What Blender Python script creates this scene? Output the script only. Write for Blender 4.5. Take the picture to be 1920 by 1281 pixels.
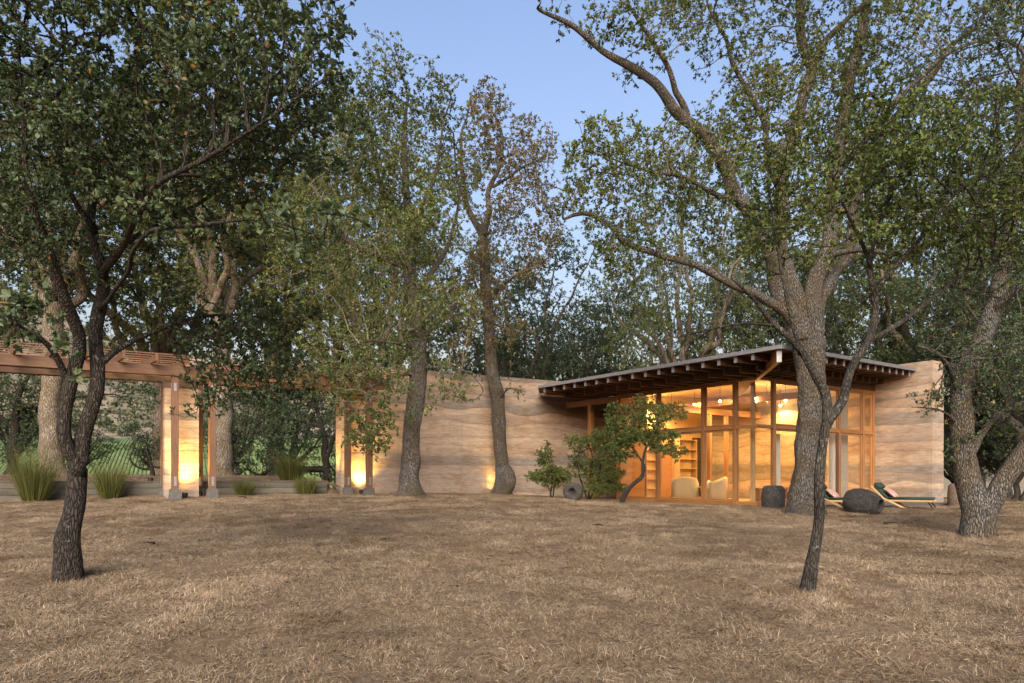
import bpy, math, random
import numpy as np
from mathutils import Vector, Matrix

# ------------------------------------------------------------------ camera, sky, sun, exposure
scene = bpy.context.scene
for o in list(bpy.data.objects):
    bpy.data.objects.remove(o)
COL = scene.collection
EYE = 1.6                 # camera height above the ground at its feet
F = 1400.0                # focal length in photograph pixels (1920 wide)
HOR = 900.0               # row of the horizon in the photograph
cam_d = bpy.data.cameras.new("camera")
cam = bpy.data.objects.new("camera", cam_d)
COL.objects.link(cam)
cam.location = (0, 0, EYE)
cam.rotation_euler = (math.radians(90), 0, 0)
cam_d.sensor_width = 36.0
cam_d.lens = F / 1920 * 36.0
cam_d.shift_y = (HOR - 640.5) / 1920
cam_d.clip_start = 0.05
cam_d.clip_end = 6000
scene.camera = cam

SUN_EL, SUN_AZ = 0.3, 185.0      # low sun behind the camera
world = bpy.data.worlds.new("World")
scene.world = world
world.use_nodes = True
wn = world.node_tree.nodes
wl = world.node_tree.links
wn.clear()
sky = wn.new("ShaderNodeTexSky")
sky.sky_type = 'NISHITA'
sky.sun_disc = False
sky.sun_elevation = math.radians(SUN_EL)
sky.sun_rotation = math.radians(SUN_AZ)
sky.altitude = 200
sky.air_density = 1.0
sky.dust_density = 3.0
sky.ozone_density = 1.5
bg = wn.new("ShaderNodeBackground")
bg.inputs[1].default_value = 0.15
wo = wn.new("ShaderNodeOutputWorld")
wb = wn.new("ShaderNodeMix")            # the camera's white balance
wb.data_type = 'RGBA'
wb.blend_type = 'MULTIPLY'
wb.inputs[0].default_value = 1.0
wb.inputs[7].default_value = (.98, .92, 1.10, 1)
wl.new(sky.outputs[0], wb.inputs[6])
wl.new(wb.outputs[2], bg.inputs[0])
wl.new(bg.outputs[0], wo.inputs[0])

sun_d = bpy.data.lights.new("sun", 'SUN')
sun_d.energy = 0.86
sun_d.angle = math.radians(45)
sun_d.color = (1.0, 0.88, 0.74)
sun = bpy.data.objects.new("sun", sun_d)
COL.objects.link(sun)
_az, _el = math.radians(SUN_AZ), math.radians(28)
sdir = Vector((math.sin(_az) * math.cos(_el), math.cos(_az) * math.cos(_el), math.sin(_el)))
sun.rotation_euler = sdir.to_track_quat('Z', 'Y').to_euler()
sun.location = (0, -10, 30)

scene.view_settings.view_transform = 'Standard'
scene.view_settings.look = 'None'
scene.view_settings.exposure = 3.2
scene.view_settings.gamma = 1.0
scene.view_settings.use_curve_mapping = False
scene.render.engine = 'CYCLES'
cy = scene.cycles
cy.use_denoising = True
try:
    cy.denoiser = 'OPENIMAGEDENOISE'
    cy.denoising_input_passes = 'RGB_ALBEDO_NORMAL'
except Exception:
    pass
cy.max_bounces = 8
cy.diffuse_bounces = 3
cy.glossy_bounces = 3
cy.transmission_bounces = 4
cy.transparent_max_bounces = 16
cy.sample_clamp_indirect = 6.0
cy.caustics_reflective = False
cy.caustics_refractive = False

# ------------------------------------------------------------------ helpers
rng = np.random.default_rng(11)
random.seed(11)


def P(px, py, Y):
    """a point seen at photograph pixel (px, py), Y metres in front of the camera"""
    return np.array([(px - 960.0) / F * Y, Y, EYE + (HOR - py) / F * Y])


def _hash(ix, iy, iz):
    h = (ix * 374761393 + iy * 668265263 + iz * 2147483647 + 1013904223) & 0xFFFFFFFF
    h = ((h ^ (h >> 13)) * 1274126177) & 0xFFFFFFFF
    return ((h ^ (h >> 16)) & 0xFFFFFF) / float(0xFFFFFF)


def vnoise(p):
    """value noise in [-1, 1] for an (n,3) array"""
    p = np.asarray(p, float)
    i = np.floor(p).astype(np.int64)
    f = p - i
    f = f * f * (3 - 2 * f)
    r = 0
    for dx in (0, 1):
        for dy in (0, 1):
            for dz in (0, 1):
                w = (f[:, 0] if dx else 1 - f[:, 0]) * (f[:, 1] if dy else 1 - f[:, 1]) * (f[:, 2] if dz else 1 - f[:, 2])
                r = r + w * _hash(i[:, 0] + dx, i[:, 1] + dy, i[:, 2] + dz)
    return r * 2 - 1


def sstep(a, b, x):
    t = np.clip((np.asarray(x, float) - a) / (b - a), 0, 1)
    return t * t * (3 - 2 * t)


def mesh_np(name, verts, tris=None, quads=None, mat=None, smooth=False, face_attr=None):
    """mesh straight from numpy arrays"""
    me = bpy.data.meshes.new(name)
    verts = np.ascontiguousarray(verts, dtype=np.float32)
    nt = 0 if tris is None else len(tris)
    nq = 0 if quads is None else len(quads)
    me.vertices.add(len(verts))
    me.vertices.foreach_set("co", verts.ravel())
    loops = []
    if nt:
        loops.append(np.asarray(tris, np.int32).ravel())
    if nq:
        loops.append(np.asarray(quads, np.int32).ravel())
    loops = np.concatenate(loops)
    starts = np.concatenate([np.arange(nt) * 3, nt * 3 + np.arange(nq) * 4]).astype(np.int32)
    me.loops.add(len(loops))
    me.loops.foreach_set("vertex_index", loops)
    me.polygons.add(nt + nq)
    me.polygons.foreach_set("loop_start", starts)
    if smooth:
        me.polygons.foreach_set("use_smooth", np.ones(nt + nq, dtype=bool))
    if face_attr is not None:
        at = me.attributes.new("tint", 'FLOAT', 'FACE')
        at.data.foreach_set("value", np.asarray(face_attr, np.float32))
    me.update(calc_edges=True)
    if not smooth:
        me.shade_flat()
    if mat:
        me.materials.append(mat)
    return me


def link(name, data, parent=None, loc=(0, 0, 0), rot=(0, 0, 0)):
    o = bpy.data.objects.new(name, data)
    COL.objects.link(o)
    o.location = loc
    o.rotation_euler = rot
    if parent is not None:
        o.parent = parent
    return o


def tag(o, label=None, cat=None, group=None, kind=None):
    if label:
        o["label"] = label
    if cat:
        o["category"] = cat
    if group:
        o["group"] = group
    if kind:
        o["kind"] = kind
    return o


def empty(name, loc, rz=0.0):
    o = link(name, None, None, loc, (0, 0, rz))
    o.empty_display_size = 0.2
    return o


class MB:
    """collects simple solids into one mesh"""
    def __init__(self):
        self.v, self.f = [], []

    def box(self, x0, x1, y0, y1, z0, z1):
        n = len(self.v)
        self.v += [(x0, y0, z0), (x1, y0, z0), (x1, y1, z0), (x0, y1, z0), (x0, y0, z1), (x1, y0, z1), (x1, y1, z1), (x0, y1, z1)]
        self.f += [(n, n + 3, n + 2, n + 1), (n + 4, n + 5, n + 6, n + 7), (n, n + 1, n + 5, n + 4), (n + 1, n + 2, n + 6, n + 5),
                   (n + 2, n + 3, n + 7, n + 6), (n + 3, n, n + 4, n + 7)]
        return self

    def frustum(self, w0, w1, z0, z1):
        n = len(self.v)
        for w, z in ((w0, z0), (w1, z1)):
            self.v += [(-w, -w, z), (w, -w, z), (w, w, z), (-w, w, z)]
        self.f += [(n, n + 3, n + 2, n + 1), (n + 4, n + 5, n + 6, n + 7)]
        for k in range(4):
            self.f.append((n + k, n + (k + 1) % 4, n + 4 + (k + 1) % 4, n + 4 + k))
        return self

    def prism(self, pts, z0, z1):
        """polygon in x,y with per-point z allowed"""
        n, m = len(self.v), len(pts)
        for k, p in enumerate(pts):
            self.v.append((p[0], p[1], z0[k] if hasattr(z0, '__len__') else z0))
        for k, p in enumerate(pts):
            self.v.append((p[0], p[1], z1[k] if hasattr(z1, '__len__') else z1))
        self.f.append(tuple(range(n + m - 1, n - 1, -1)))
        self.f.append(tuple(range(n + m, n + 2 * m)))
        for k in range(m):
            k2 = (k + 1) % m
            self.f.append((n + k, n + k2, n + m + k2, n + m + k))
        return self

    def lathe(self, prof, seg=24, jitter=0.0, seed=0):
        n = len(self.v)
        r_ = np.random.default_rng(seed)
        ph = r_.uniform(0, 6.28, 4)
        for (r, z) in prof:
            for s in range(seg):
                a = 2 * math.pi * s / seg
                k = 1 + jitter * (math.sin(2 * a + ph[0] + z * 3) + .6 * math.sin(3 * a + ph[1] - z * 5) + .4 * math.sin(5 * a + ph[2] + z * 9))
                self.v.append((r * k * math.cos(a), r * k * math.sin(a), z))
        for i in range(len(prof) - 1):
            for s in range(seg):
                s2 = (s + 1) % seg
                self.f.append((n + i * seg + s, n + i * seg + s2, n + (i + 1) * seg + s2, n + (i + 1) * seg + s))
        self.f.append(tuple(n + s for s in range(seg - 1, -1, -1)))
        self.f.append(tuple(n + (len(prof) - 1) * seg + s for s in range(seg)))
        return self

    def tube(self, pts, rad, seg=8):
        pts = [Vector(p) for p in pts]
        n = len(self.v)
        for i, p in enumerate(pts):
            d = (pts[min(i + 1, len(pts) - 1)] - pts[max(i - 1, 0)]).normalized()
            u = d.orthogonal().normalized() if i == 0 else (u - d * u.dot(d)).normalized()
            w = d.cross(u)
            r = rad[i] if hasattr(rad, '__len__') else rad
            for s in range(seg):
                a = 2 * math.pi * s / seg
                self.v.append(tuple(p + (u * math.cos(a) + w * math.sin(a)) * r))
        for i in range(len(pts) - 1):
            for s in range(seg):
                s2 = (s + 1) % seg
                self.f.append((n + i * seg + s, n + i * seg + s2, n + (i + 1) * seg + s2, n + (i + 1) * seg + s))
        self.f.append(tuple(n + s for s in range(seg - 1, -1, -1)))
        self.f.append(tuple(n + (len(pts) - 1) * seg + s for s in range(seg)))
        return self

    def mesh(self, name, mat, smooth=False):
        me = bpy.data.meshes.new(name)
        me.from_pydata(self.v, [], self.f)
        if smooth:
            me.polygons.foreach_set("use_smooth", np.ones(len(me.polygons), dtype=bool))
        me.update()
        me.materials.append(mat)
        return me

    def build(self, name, mat, parent=None, loc=(0, 0, 0), rot=(0, 0, 0), smooth=False):
        return link(name, self.mesh(name, mat, smooth), parent, loc, rot)


def beam(name, parent, p0, p1, w, h, mat, bev=0.006):
    """a squared timber from p0 to p1 (centre line), local x along it, slightly chamfered"""
    p0, p1 = Vector(p0), Vector(p1)
    d = p1 - p0
    ln = d.length
    x = d.normalized()
    up = Vector((0, 0, 1))
    if abs(x.z) > 0.95:
        up = Vector((0, 1, 0))
    y = up.cross(x).normalized()
    z = x.cross(y)
    b = min(bev, w * .2, h * .2)
    prof = [(-w / 2 + b, -h / 2), (w / 2 - b, -h / 2), (w / 2, -h / 2 + b), (w / 2, h / 2 - b),
            (w / 2 - b, h / 2), (-w / 2 + b, h / 2), (-w / 2, h / 2 - b), (-w / 2, -h / 2 + b)]
    vs = [(0, a, c) for a, c in prof] + [(ln, a, c) for a, c in prof]
    fs = [tuple(range(7, -1, -1)), tuple(range(8, 16))]
    for k in range(8):
        fs.append((k, (k + 1) % 8, 8 + (k + 1) % 8, 8 + k))
    me = bpy.data.meshes.new(name)
    me.from_pydata(vs, [], fs)
    me.update()
    me.materials.append(mat)
    o = link(name, me, parent)
    o.matrix_local = Matrix(((x.x, y.x, z.x, p0.x), (x.y, y.y, z.y, p0.y), (x.z, y.z, z.z, p0.z), (0, 0, 0, 1)))
    return o


def copy_tree(o, parent=None):
    c = o.copy()
    COL.objects.link(c)
    c.parent = parent
    for ch in list(o.children):
        copy_tree(ch, c)
    return c


# ------------------------------------------------------------------ materials
def new_mat(name):
    m = bpy.data.materials.new(name)
    m.use_nodes = True
    nt = m.node_tree
    bs = nt.nodes["Principled BSDF"]
    return m, nt, bs


def nd(nt, typ, **kw):
    n = nt.nodes.new(typ)
    for k, v in kw.items():
        if k.startswith('i_'):
            key = k[2:]
            n.inputs[int(key) if key.isdigit() else key.replace('_', ' ')].default_value = v
        else:
            setattr(n, k, v)
    return n


def ramp(nt, stops, interp='LINEAR'):
    r = nt.nodes.new("ShaderNodeValToRGB")
    r.color_ramp.interpolation = interp
    el = r.color_ramp.elements
    while len(el) < len(stops):
        el.new(0.5)
    for e, (p, c) in zip(el, stops):
        e.position = p
        e.color = (c[0], c[1], c[2], 1) if hasattr(c, '__len__') else (c, c, c, 1)
    return r


def coords(nt, scale=(1, 1, 1), kind="Object"):
    t = nt.nodes.new("ShaderNodeTexCoord")
    m = nt.nodes.new("ShaderNodeMapping")
    m.inputs["Scale"].default_value = scale
    nt.links.new(t.outputs[kind], m.inputs[0])
    return m.outputs[0]


def mixc(nt, fac, a, b, mode='MIX'):
    m = nt.nodes.new("ShaderNodeMix")
    m.data_type = 'RGBA'
    m.blend_type = mode
    for sock, v in ((0, fac), (6, a), (7, b)):
        if hasattr(v, 'is_linked') or hasattr(v, 'links'):
            nt.links.new(v, m.inputs[sock])
        elif hasattr(v, '__len__'):
            m.inputs[sock].default_value = (v[0], v[1], v[2], 1)
        else:
            m.inputs[sock].default_value = v
    return m.outputs[2]


def bump(nt, bs, height, strength=0.5, dist=0.02):
    b = nt.nodes.new("ShaderNodeBump")
    b.inputs["Strength"].default_value = strength
    b.inputs["Distance"].default_value = dist
    nt.links.new(height, b.inputs["Height"])
    nt.links.new(b.outputs[0], bs.inputs["Normal"])


def noise(nt, vec, scale, detail=4, rough=0.6, dist=0.0):
    n = nd(nt, "ShaderNodeTexNoise", i_Scale=scale, i_Detail=detail, i_Roughness=rough, i_Distortion=dist)
    nt.links.new(vec, n.inputs["Vector"])
    return n.outputs["Fac"]


def mat_bark(name, dark, light, moss, moss_amt, lichen_amt, scale=1.0, bstr=1.0):
    m, nt, bs = new_mat(name)
    v = coords(nt, (scale, scale, scale * .23))
    dv = nd(nt, "ShaderNodeTexNoise", i_Scale=5.0, i_Detail=3.0)
    nt.links.new(v, dv.inputs["Vector"])
    add = nd(nt, "ShaderNodeVectorMath", operation='MULTIPLY_ADD')
    nt.links.new(dv.outputs["Color"], add.inputs[0])
    add.inputs[1].default_value = (.12, .12, .12)
    nt.links.new(v, add.inputs[2])
    vo = nd(nt, "ShaderNodeTexVoronoi", feature='DISTANCE_TO_EDGE', i_Scale=24.0)
    nt.links.new(add.outputs[0], vo.inputs["Vector"])
    r1 = ramp(nt, [(0.0, 0.0), (0.12, 0.7), (0.4, 1.0)])
    nt.links.new(vo.outputs["Distance"], r1.inputs[0])
    vw = coords(nt, (1, 1, 1))
    fine = noise(nt, vw, 45, 5, .7)
    big = noise(nt, vw, 1.6, 4, .6)
    c = mixc(nt, r1.outputs[0], dark, light)
    c = mixc(nt, nd_scale(nt, fine, .35), c, [x * .45 for x in light])
    mr = ramp(nt, [(0.52 - moss_amt * .25, 0.0), (0.68 - moss_amt * .2, moss_amt)])
    nt.links.new(big, mr.inputs[0])
    c = mixc(nt, mr.outputs[0], c, moss)
    ln = noise(nt, vw, 11, 5, .75)
    lr = ramp(nt, [(0.60, 0.0), (0.66, lichen_amt)])
    nt.links.new(ln, lr.inputs[0])
    c = mixc(nt, lr.outputs[0], c, (.42, .42, .36))
    nt.links.new(c, bs.inputs["Base Color"])
    bs.inputs["Roughness"].default_value = .92
    bs.inputs["Specular IOR Level"].default_value = .2
    h = nd(nt, "ShaderNodeMath", operation='MULTIPLY_ADD')
    nt.links.new(fine, h.inputs[0])
    h.inputs[1].default_value = .5
    nt.links.new(r1.outputs[0], h.inputs[2])
    bump(nt, bs, h.outputs[0], bstr, .03)
    return m


def nd_scale(nt, sock, k):
    n = nd(nt, "ShaderNodeMath", operation='MULTIPLY')
    nt.links.new(sock, n.inputs[0])
    n.inputs[1].default_value = k
    return n.outputs[0]


def mat_leaf(name, stops, trans=0.26, rough=0.55):
    m, nt, bs = new_mat(name)
    at = nd(nt, "ShaderNodeAttribute", attribute_name="tint")
    r = ramp(nt, stops)
    nt.links.new(at.outputs["Fac"], r.inputs[0])
    nt.links.new(r.outputs[0], bs.inputs["Base Color"])
    bs.inputs["Roughness"].default_value = rough
    bs.inputs["Specular IOR Level"].default_value = .35
    tr = nt.nodes.new("ShaderNodeBsdfTranslucent")
    nt.links.new(mixc(nt, 1.0, r.outputs[0], (1.2, 1.25, .6), 'MULTIPLY'), tr.inputs[0])
    mx = nt.nodes.new("ShaderNodeMixShader")
    mx.inputs[0].default_value = trans
    nt.links.new(bs.outputs[0], mx.inputs[1])
    nt.links.new(tr.outputs[0], mx.inputs[2])
    nt.links.new(mx.outputs[0], nt.nodes["Material Output"].inputs[0])
    return m


def mat_wood(name, a, b, rough=.6, grain=1.0):
    m, nt, bs = new_mat(name)
    v = coords(nt, (.6, 14 * grain, 14 * grain))
    n1 = noise(nt, v, 3.0, 5, .6, .4)
    n2 = noise(nt, coords(nt, (1, 1, 1)), 1.3, 3, .5)
    r = ramp(nt, [(0.3, a), (0.7, b)])
    nt.links.new(n1, r.inputs[0])
    oi = nd(nt, "ShaderNodeObjectInfo")
    hv = nd(nt, "ShaderNodeHueSaturation", i_Hue=.5, i_Saturation=1.0)
    mr = nd(nt, "ShaderNodeMapRange", i_3=.8, i_4=1.2)
    nt.links.new(oi.outputs["Random"], mr.inputs[0])
    nt.links.new(mr.outputs[0], hv.inputs["Value"])
    c = mixc(nt, nd_scale(nt, n2, .5), r.outputs[0], [x * .55 for x in a])
    nt.links.new(c, hv.inputs["Color"])
    nt.links.new(hv.outputs[0], bs.inputs["Base Color"])
    bs.inputs["Roughness"].default_value = rough
    bump(nt, bs, n1, .25, .004)
    return m


def mat_simple(name, col, rough=.6, metal=0.0, nscale=8.0, var=.25, bstr=.15, bdist=.01, nscl=(1, 1, 1)):
    m, nt, bs = new_mat(name)
    n = noise(nt, coords(nt, nscl), nscale, 5, .65)
    r = ramp(nt, [(0.3, [c * (1 - var) for c in col]), (0.7, [min(1, c * (1 + var)) for c in col])])
    nt.links.new(n, r.inputs[0])
    nt.links.new(r.outputs[0], bs.inputs["Base Color"])
    bs.inputs["Roughness"].default_value = rough
    bs.inputs["Metallic"].default_value = metal
    if bstr:
        bump(nt, bs, n, bstr, bdist)
    return m


def mat_emit(name, col, strength):
    m, nt, bs = new_mat(name)
    bs.inputs["Base Color"].default_value = (.9, .85, .7, 1)
    bs.inputs["Emission Color"].default_value = (*col, 1)
    bs.inputs["Emission Strength"].default_value = strength
    return m


def mat_earth():
    m, nt, bs = new_mat("rammed_earth")
    la = nd(nt, "ShaderNodeAttribute", attribute_name="lift")       # 0 at the foot of a rammed lift, 1 at its top
    oi = nd(nt, "ShaderNodeObjectInfo")
    v = coords(nt, (1, 1, 1))
    fine = noise(nt, v, 60, 6, .75)
    mid = noise(nt, coords(nt, (1, 1, 5)), 3.0, 5, .6, .6)
    blot = noise(nt, coords(nt, (.7, .7, 1.6)), 1.1, 4, .6)
    def times(c, sock, stops):
        r = ramp(nt, stops)
        nt.links.new(sock, r.inputs[0])
        return mixc(nt, 1.0, c, r.outputs[0], 'MULTIPLY')
    c = times(oi.outputs["Color"], mid, [(0.32, (.74, .73, .72)), (0.66, (1.14, 1.13, 1.12))])
    c = times(c, blot, [(0.50, (1.0, 1.0, 1.0)), (0.64, (.80, .72, .64))])
    c = times(c, fine, [(0.3, (.80, .80, .80)), (0.7, (1.18, 1.18, 1.18))])
    drip = noise(nt, coords(nt, (2.6, 2.6, .22)), 1.6, 4, .6)      # rain streaks down the face
    r4 = ramp(nt, [(0.58, 0.0), (0.72, .35)])
    nt.links.new(drip, r4.inputs[0])
    c = mixc(nt, r4.outputs[0], c, (.20, .155, .115))
    wv = nd(nt, "ShaderNodeMath", operation='MULTIPLY_ADD')      # loose gravelly foot of each lift, ragged edge
    nt.links.new(fine, wv.inputs[0])
    wv.inputs[1].default_value = .35
    nt.links.new(la.outputs["Fac"], wv.inputs[2])
    r3 = ramp(nt, [(0.13, .60), (0.24, .28), (0.6, .0), (1.0, .04)])
    nt.links.new(wv.outputs[0], r3.inputs[0])
    c = mixc(nt, r3.outputs[0], c, (.175, .14, .107))
    nt.links.new(c, bs.inputs["Base Color"])
    bs.inputs["Roughness"].default_value = .95
    bs.inputs["Specular IOR Level"].default_value = .15
    h = nd(nt, "ShaderNodeMath", operation='ADD')
    nt.links.new(fine, h.inputs[0])
    nt.links.new(mid, h.inputs[1])
    bump(nt, bs, h.outputs[0], .8, .016)
    return m


def mat_glass():
    m, nt, bs = new_mat("window_glass")
    nt.nodes.remove(bs)
    tr = nd(nt, "ShaderNodeBsdfTransparent")
    tr.inputs[0].default_value = (.96, .97, .96, 1)
    gl = nd(nt, "ShaderNodeBsdfGlossy", i_Roughness=0.0)
    lw = nd(nt, "ShaderNodeLayerWeight", i_Blend=0.5)
    pw = nd(nt, "ShaderNodeMath", operation='POWER')
    nt.links.new(lw.outputs["Facing"], pw.inputs[0])
    pw.inputs[1].default_value = 5.0
    fr = nd(nt, "ShaderNodeMapRange", i_3=.09, i_4=1.0)
    nt.links.new(pw.outputs[0], fr.inputs[0])
    mx = nd(nt, "ShaderNodeMixShader")
    nt.links.new(fr.outputs[0], mx.inputs[0])
    nt.links.new(tr.outputs[0], mx.inputs[1])
    nt.links.new(gl.outputs[0], mx.inputs[2])
    nt.links.new(mx.outputs[0], nt.nodes["Material Output"].inputs[0])
    return m


def mat_straw(name, stops, nscale=.35):
    """dry grass: blade tint plus natural patches across the field"""
    m, nt, bs = new_mat(name)
    at = nd(nt, "ShaderNodeAttribute", attribute_name="tint")
    r = ramp(nt, stops)
    nt.links.new(at.outputs["Fac"], r.inputs[0])
    g = nd(nt, "ShaderNodeNewGeometry")
    n = noise(nt, g.outputs["Position"], nscale, 4, .6)
    n2 = noise(nt, g.outputs["Position"], nscale * 5, 4, .65)
    r2 = ramp(nt, [(0.36, (.78, .76, .72)), (0.64, (1.14, 1.13, 1.12))])
    nt.links.new(n, r2.inputs[0])
    r3 = ramp(nt, [(0.34, (.82, .81, .80)), (0.62, (1.06, 1.06, 1.06))])
    nt.links.new(n2, r3.inputs[0])
    c = mixc(nt, 1.0, r.outputs[0], r2.outputs[0], 'MULTIPLY')
    c = mixc(nt, 1.0, c, r3.outputs[0], 'MULTIPLY')
    nt.links.new(c, bs.inputs["Base Color"])
    bs.inputs["Roughness"].default_value = .7
    bs.inputs["Specular IOR Level"].default_value = .25
    return m


M = {}
M['bark_dark'] = mat_bark("bark_dark", (.014, .012, .0105), (.066, .057, .05), (.075, .06, .028), .25, .35, 1.6, .9)
M['bark_grey'] = mat_bark("bark_grey", (.018, .017, .016), (.24, .23, .215), (.12, .085, .035), .55, .35, 1.5, 1.2)
M['bark_slender'] = mat_bark("bark_slender", (.012, .0105, .009), (.055, .049, .043), (.15, .145, .115), .42, .5, 1.6, .9)
M['bark_lichen'] = mat_bark("bark_lichen", (.06, .05, .036), (.30, .26, .185), (.36, .31, .20), .5, .6, 1.8, .8)
M['bark_warm'] = mat_bark("bark_warm", (.06, .05, .04), (.36, .31, .25), (.16, .12, .06), .5, .4, .9, 1.0)
G1 = [(0.0, (.030, .052, .026)), (.45, (.072, .110, .054)), (.8, (.125, .170, .080)), (.95, (.21, .19, .065)), (1.0, (.30, .16, .05))]
G2 = [(0.0, (.028, .046, .012)), (.3, (.070, .105, .027)), (.55, (.115, .155, .042)), (.78, (.175, .21, .060)), (.93, (.27, .245, .085)), (1.0, (.34, .21, .09))]
G3 = [(0.0, (0.053, 0.056, 0.026)), (.4, (0.128, 0.120, 0.054)), (.75, (0.224, 0.172, 0.083)), (1.0, (0.344, 0.224, 0.120))]
G4 = [(0.0, (.022, .045, .024)), (.5, (.055, .092, .044)), (.9, (.11, .145, .062)), (1.0, (.20, .19, .08))]
M['leaf_dark'] = mat_leaf("leaf_dark_green", G1)
M['leaf_olive'] = mat_leaf("leaf_olive", G2)
M['leaf_brown'] = mat_leaf("leaf_brownish", G3)
M['leaf_deep'] = mat_leaf("leaf_deep_green", G4)
M['wood_red'] = mat_wood("redwood_timber", (.115, .058, .028), (.24, .125, .062))
M['wood_frame'] = mat_wood("fir_frame", (.28, .125, .042), (.50, .25, .09), .45)
M['wood_pale'] = mat_wood("pale_fir", (.50, .33, .16), (.70, .50, .27), .5)
M['wood_dark'] = mat_wood("dark_rafter", (.06, .03, .017), (.15, .075, .04), .7)
M['wood_grey'] = mat_wood("weathered_board", (.085, .08, .063), (.16, .152, .118), .85)
M['wood_maroon'] = mat_wood("maroon_board", (.10, .045, .035), (.17, .08, .06), .7)
M['metal'] = mat_simple("galvanised_metal", (.27, .275, .285), .6, .5, 12, .2, .05)
M['steel'] = mat_simple("bracket_steel", (.30, .30, .31), .5, .6, 20, .25, .05)
M['concrete'] = mat_simple("concrete", (.10, .098, .092), .9, 0, 14, .3, .3, .01)
M['plaster'] = mat_simple("warm_plaster", (.60, .43, .23), .8, 0, 3, .06, .03)
M['floor'] = mat_simple("stone_floor", (.42, .30, .18), .5, 0, 4, .12, .03)
M['lava'] = None
M['brown_stone'] = mat_simple("brown_stone", (.16, .12, .09), .95, 0, 20, .5, .8, .03)
M['green_fabric'] = mat_simple("green_canvas", (.028, .06, .042), .9, 0, 40, .2, .2, .004)
M['cream_fabric'] = mat_simple("cream_upholstery", (.62, .52, .32), .9, 0, 40, .1, .15, .004)
M['white_fabric'] = mat_simple("white_linen", (.75, .70, .60), .9, 0, 40, .08, .15, .004)
M['grey_fabric'] = mat_simple("grey_curtain", (.36, .31, .25), .9, 0, 30, .1, .1, .004)
M['black'] = mat_simple("black_metal", (.02, .02, .02), .5, .5, 10, .2, 0)
M['dark_pane'] = mat_simple("dark_panel", (.035, .032, .032), .3, 0, 4, .3, 0)
M['glass'] = mat_glass()
M['earth'] = mat_earth()
M['bulb'] = mat_emit("lamp_bulb", (1.0, .66, .28), 45.0)
M['lens'] = mat_emit("uplight_lens", (1.0, .62, .20), 25.0)
STRAW = [(0.0, (.066, .049, .033)), (.35, (.20, .149, .096)), (.75, (.37, .285, .187)), (1.0, (.62, .53, .40))]
M['straw'] = mat_straw("dry_straw", STRAW)
M['soil'] = None


def mat_pattern():
    m, nt, bs = new_mat("patterned_pillow")
    v = coords(nt, (1, 1, 1))
    n = noise(nt, v, 22, 3, .5, 1.5)
    r = ramp(nt, [(0.46, (.62, .52, .44)), (0.52, (.40, .10, .07)), (0.60, (.45, .14, .09)), (0.64, (.60, .52, .45))])
    nt.links.new(n, r.inputs[0])
    nt.links.new(r.outputs[0], bs.inputs["Base Color"])
    bs.inputs["Roughness"].default_value = .9
    return m


M['pattern'] = mat_pattern()


def mat_soil():
    m, nt, bs = new_mat("dry_ground")
    g = nd(nt, "ShaderNodeNewGeometry")
    n = noise(nt, g.outputs["Position"], 9, 8, .75)
    n2 = noise(nt, g.outputs["Position"], .5, 4, .6)
    r = ramp(nt, [(0.3, (.085, .057, .033)), (0.5, (.17, .115, .065)), (0.7, (.26, .18, .105))])
    nt.links.new(n, r.inputs[0])
    r2 = ramp(nt, [(0.35, (.72, .72, .70)), (0.65, (1.1, 1.1, 1.1))])
    nt.links.new(n2, r2.inputs[0])
    nt.links.new(mixc(nt, 1.0, r.outputs[0], r2.outputs[0], 'MULTIPLY'), bs.inputs["Base Color"])
    bs.inputs["Roughness"].default_value = .95
    bump(nt, bs, n, .8, .04)
    return m


M['soil'] = mat_soil()


def mat_hill():
    m, nt, bs = new_mat("hill_slope")
    g = nd(nt, "ShaderNodeNewGeometry")
    n = noise(nt, g.outputs["Position"], .025, 6, .65)
    r = ramp(nt, [(0.3, (.12, .115, .07)), (0.5, (.22, .18, .12)), (0.7, (.33, .265, .18))])  # tones pulled close together, so the colour stands in for haze
    nt.links.new(n, r.inputs[0])
    nt.links.new(r.outputs[0], bs.inputs["Base Color"])
    bs.inputs["Roughness"].default_value = .95
    return m


M['hill'] = mat_hill()
M['scrub'] = mat_leaf("hillside_scrub_leaf", [(0, (.07, .08, .05)), (.5, (.12, .13, .08)), (1, (.18, .18, .12))], .1, .8)  # scrub tones kept close to the slope's, imitating haze in the colour
M['vine'] = mat_leaf("vineyard_leaf", [(0, (.13, .19, .05)), (.5, (.18, .25, .07)), (1, (.25, .31, .11))], .2, .6)
M['reed'] = mat_leaf("reed_stem", [(0, (.035, .05, .012)), (.5, (.085, .10, .022)), (.8, (.14, .14, .04)), (1, (.22, .18, .07))], .15, .6)
M['litter'] = mat_leaf("fallen_leaf", [(0, (.04, .026, .017)), (.6, (.10, .06, .036)), (1, (.20, .14, .085))], .1, .8)


def mat_lava():
    """dark pitted stone with pale lichen flecks"""
    m, nt, bs = new_mat("lava_stone")
    v = coords(nt, (1, 1, 1))
    n = noise(nt, v, 9, 6, .75)
    r = ramp(nt, [(0.3, (.022, .021, .02)), (0.55, (.055, .052, .048)), (0.75, (.10, .095, .088))])
    nt.links.new(n, r.inputs[0])
    n2 = noise(nt, v, 34, 5, .8)
    r2 = ramp(nt, [(0.60, 0.0), (0.645, .85)])
    nt.links.new(n2, r2.inputs[0])
    c = mixc(nt, r2.outputs[0], r.outputs[0], (.34, .33, .30))
    nt.links.new(c, bs.inputs["Base Color"])
    bs.inputs["Roughness"].default_value = .95
    bump(nt, bs, n, 1.0, .05)
    return m


M['lava'] = mat_lava()
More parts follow.
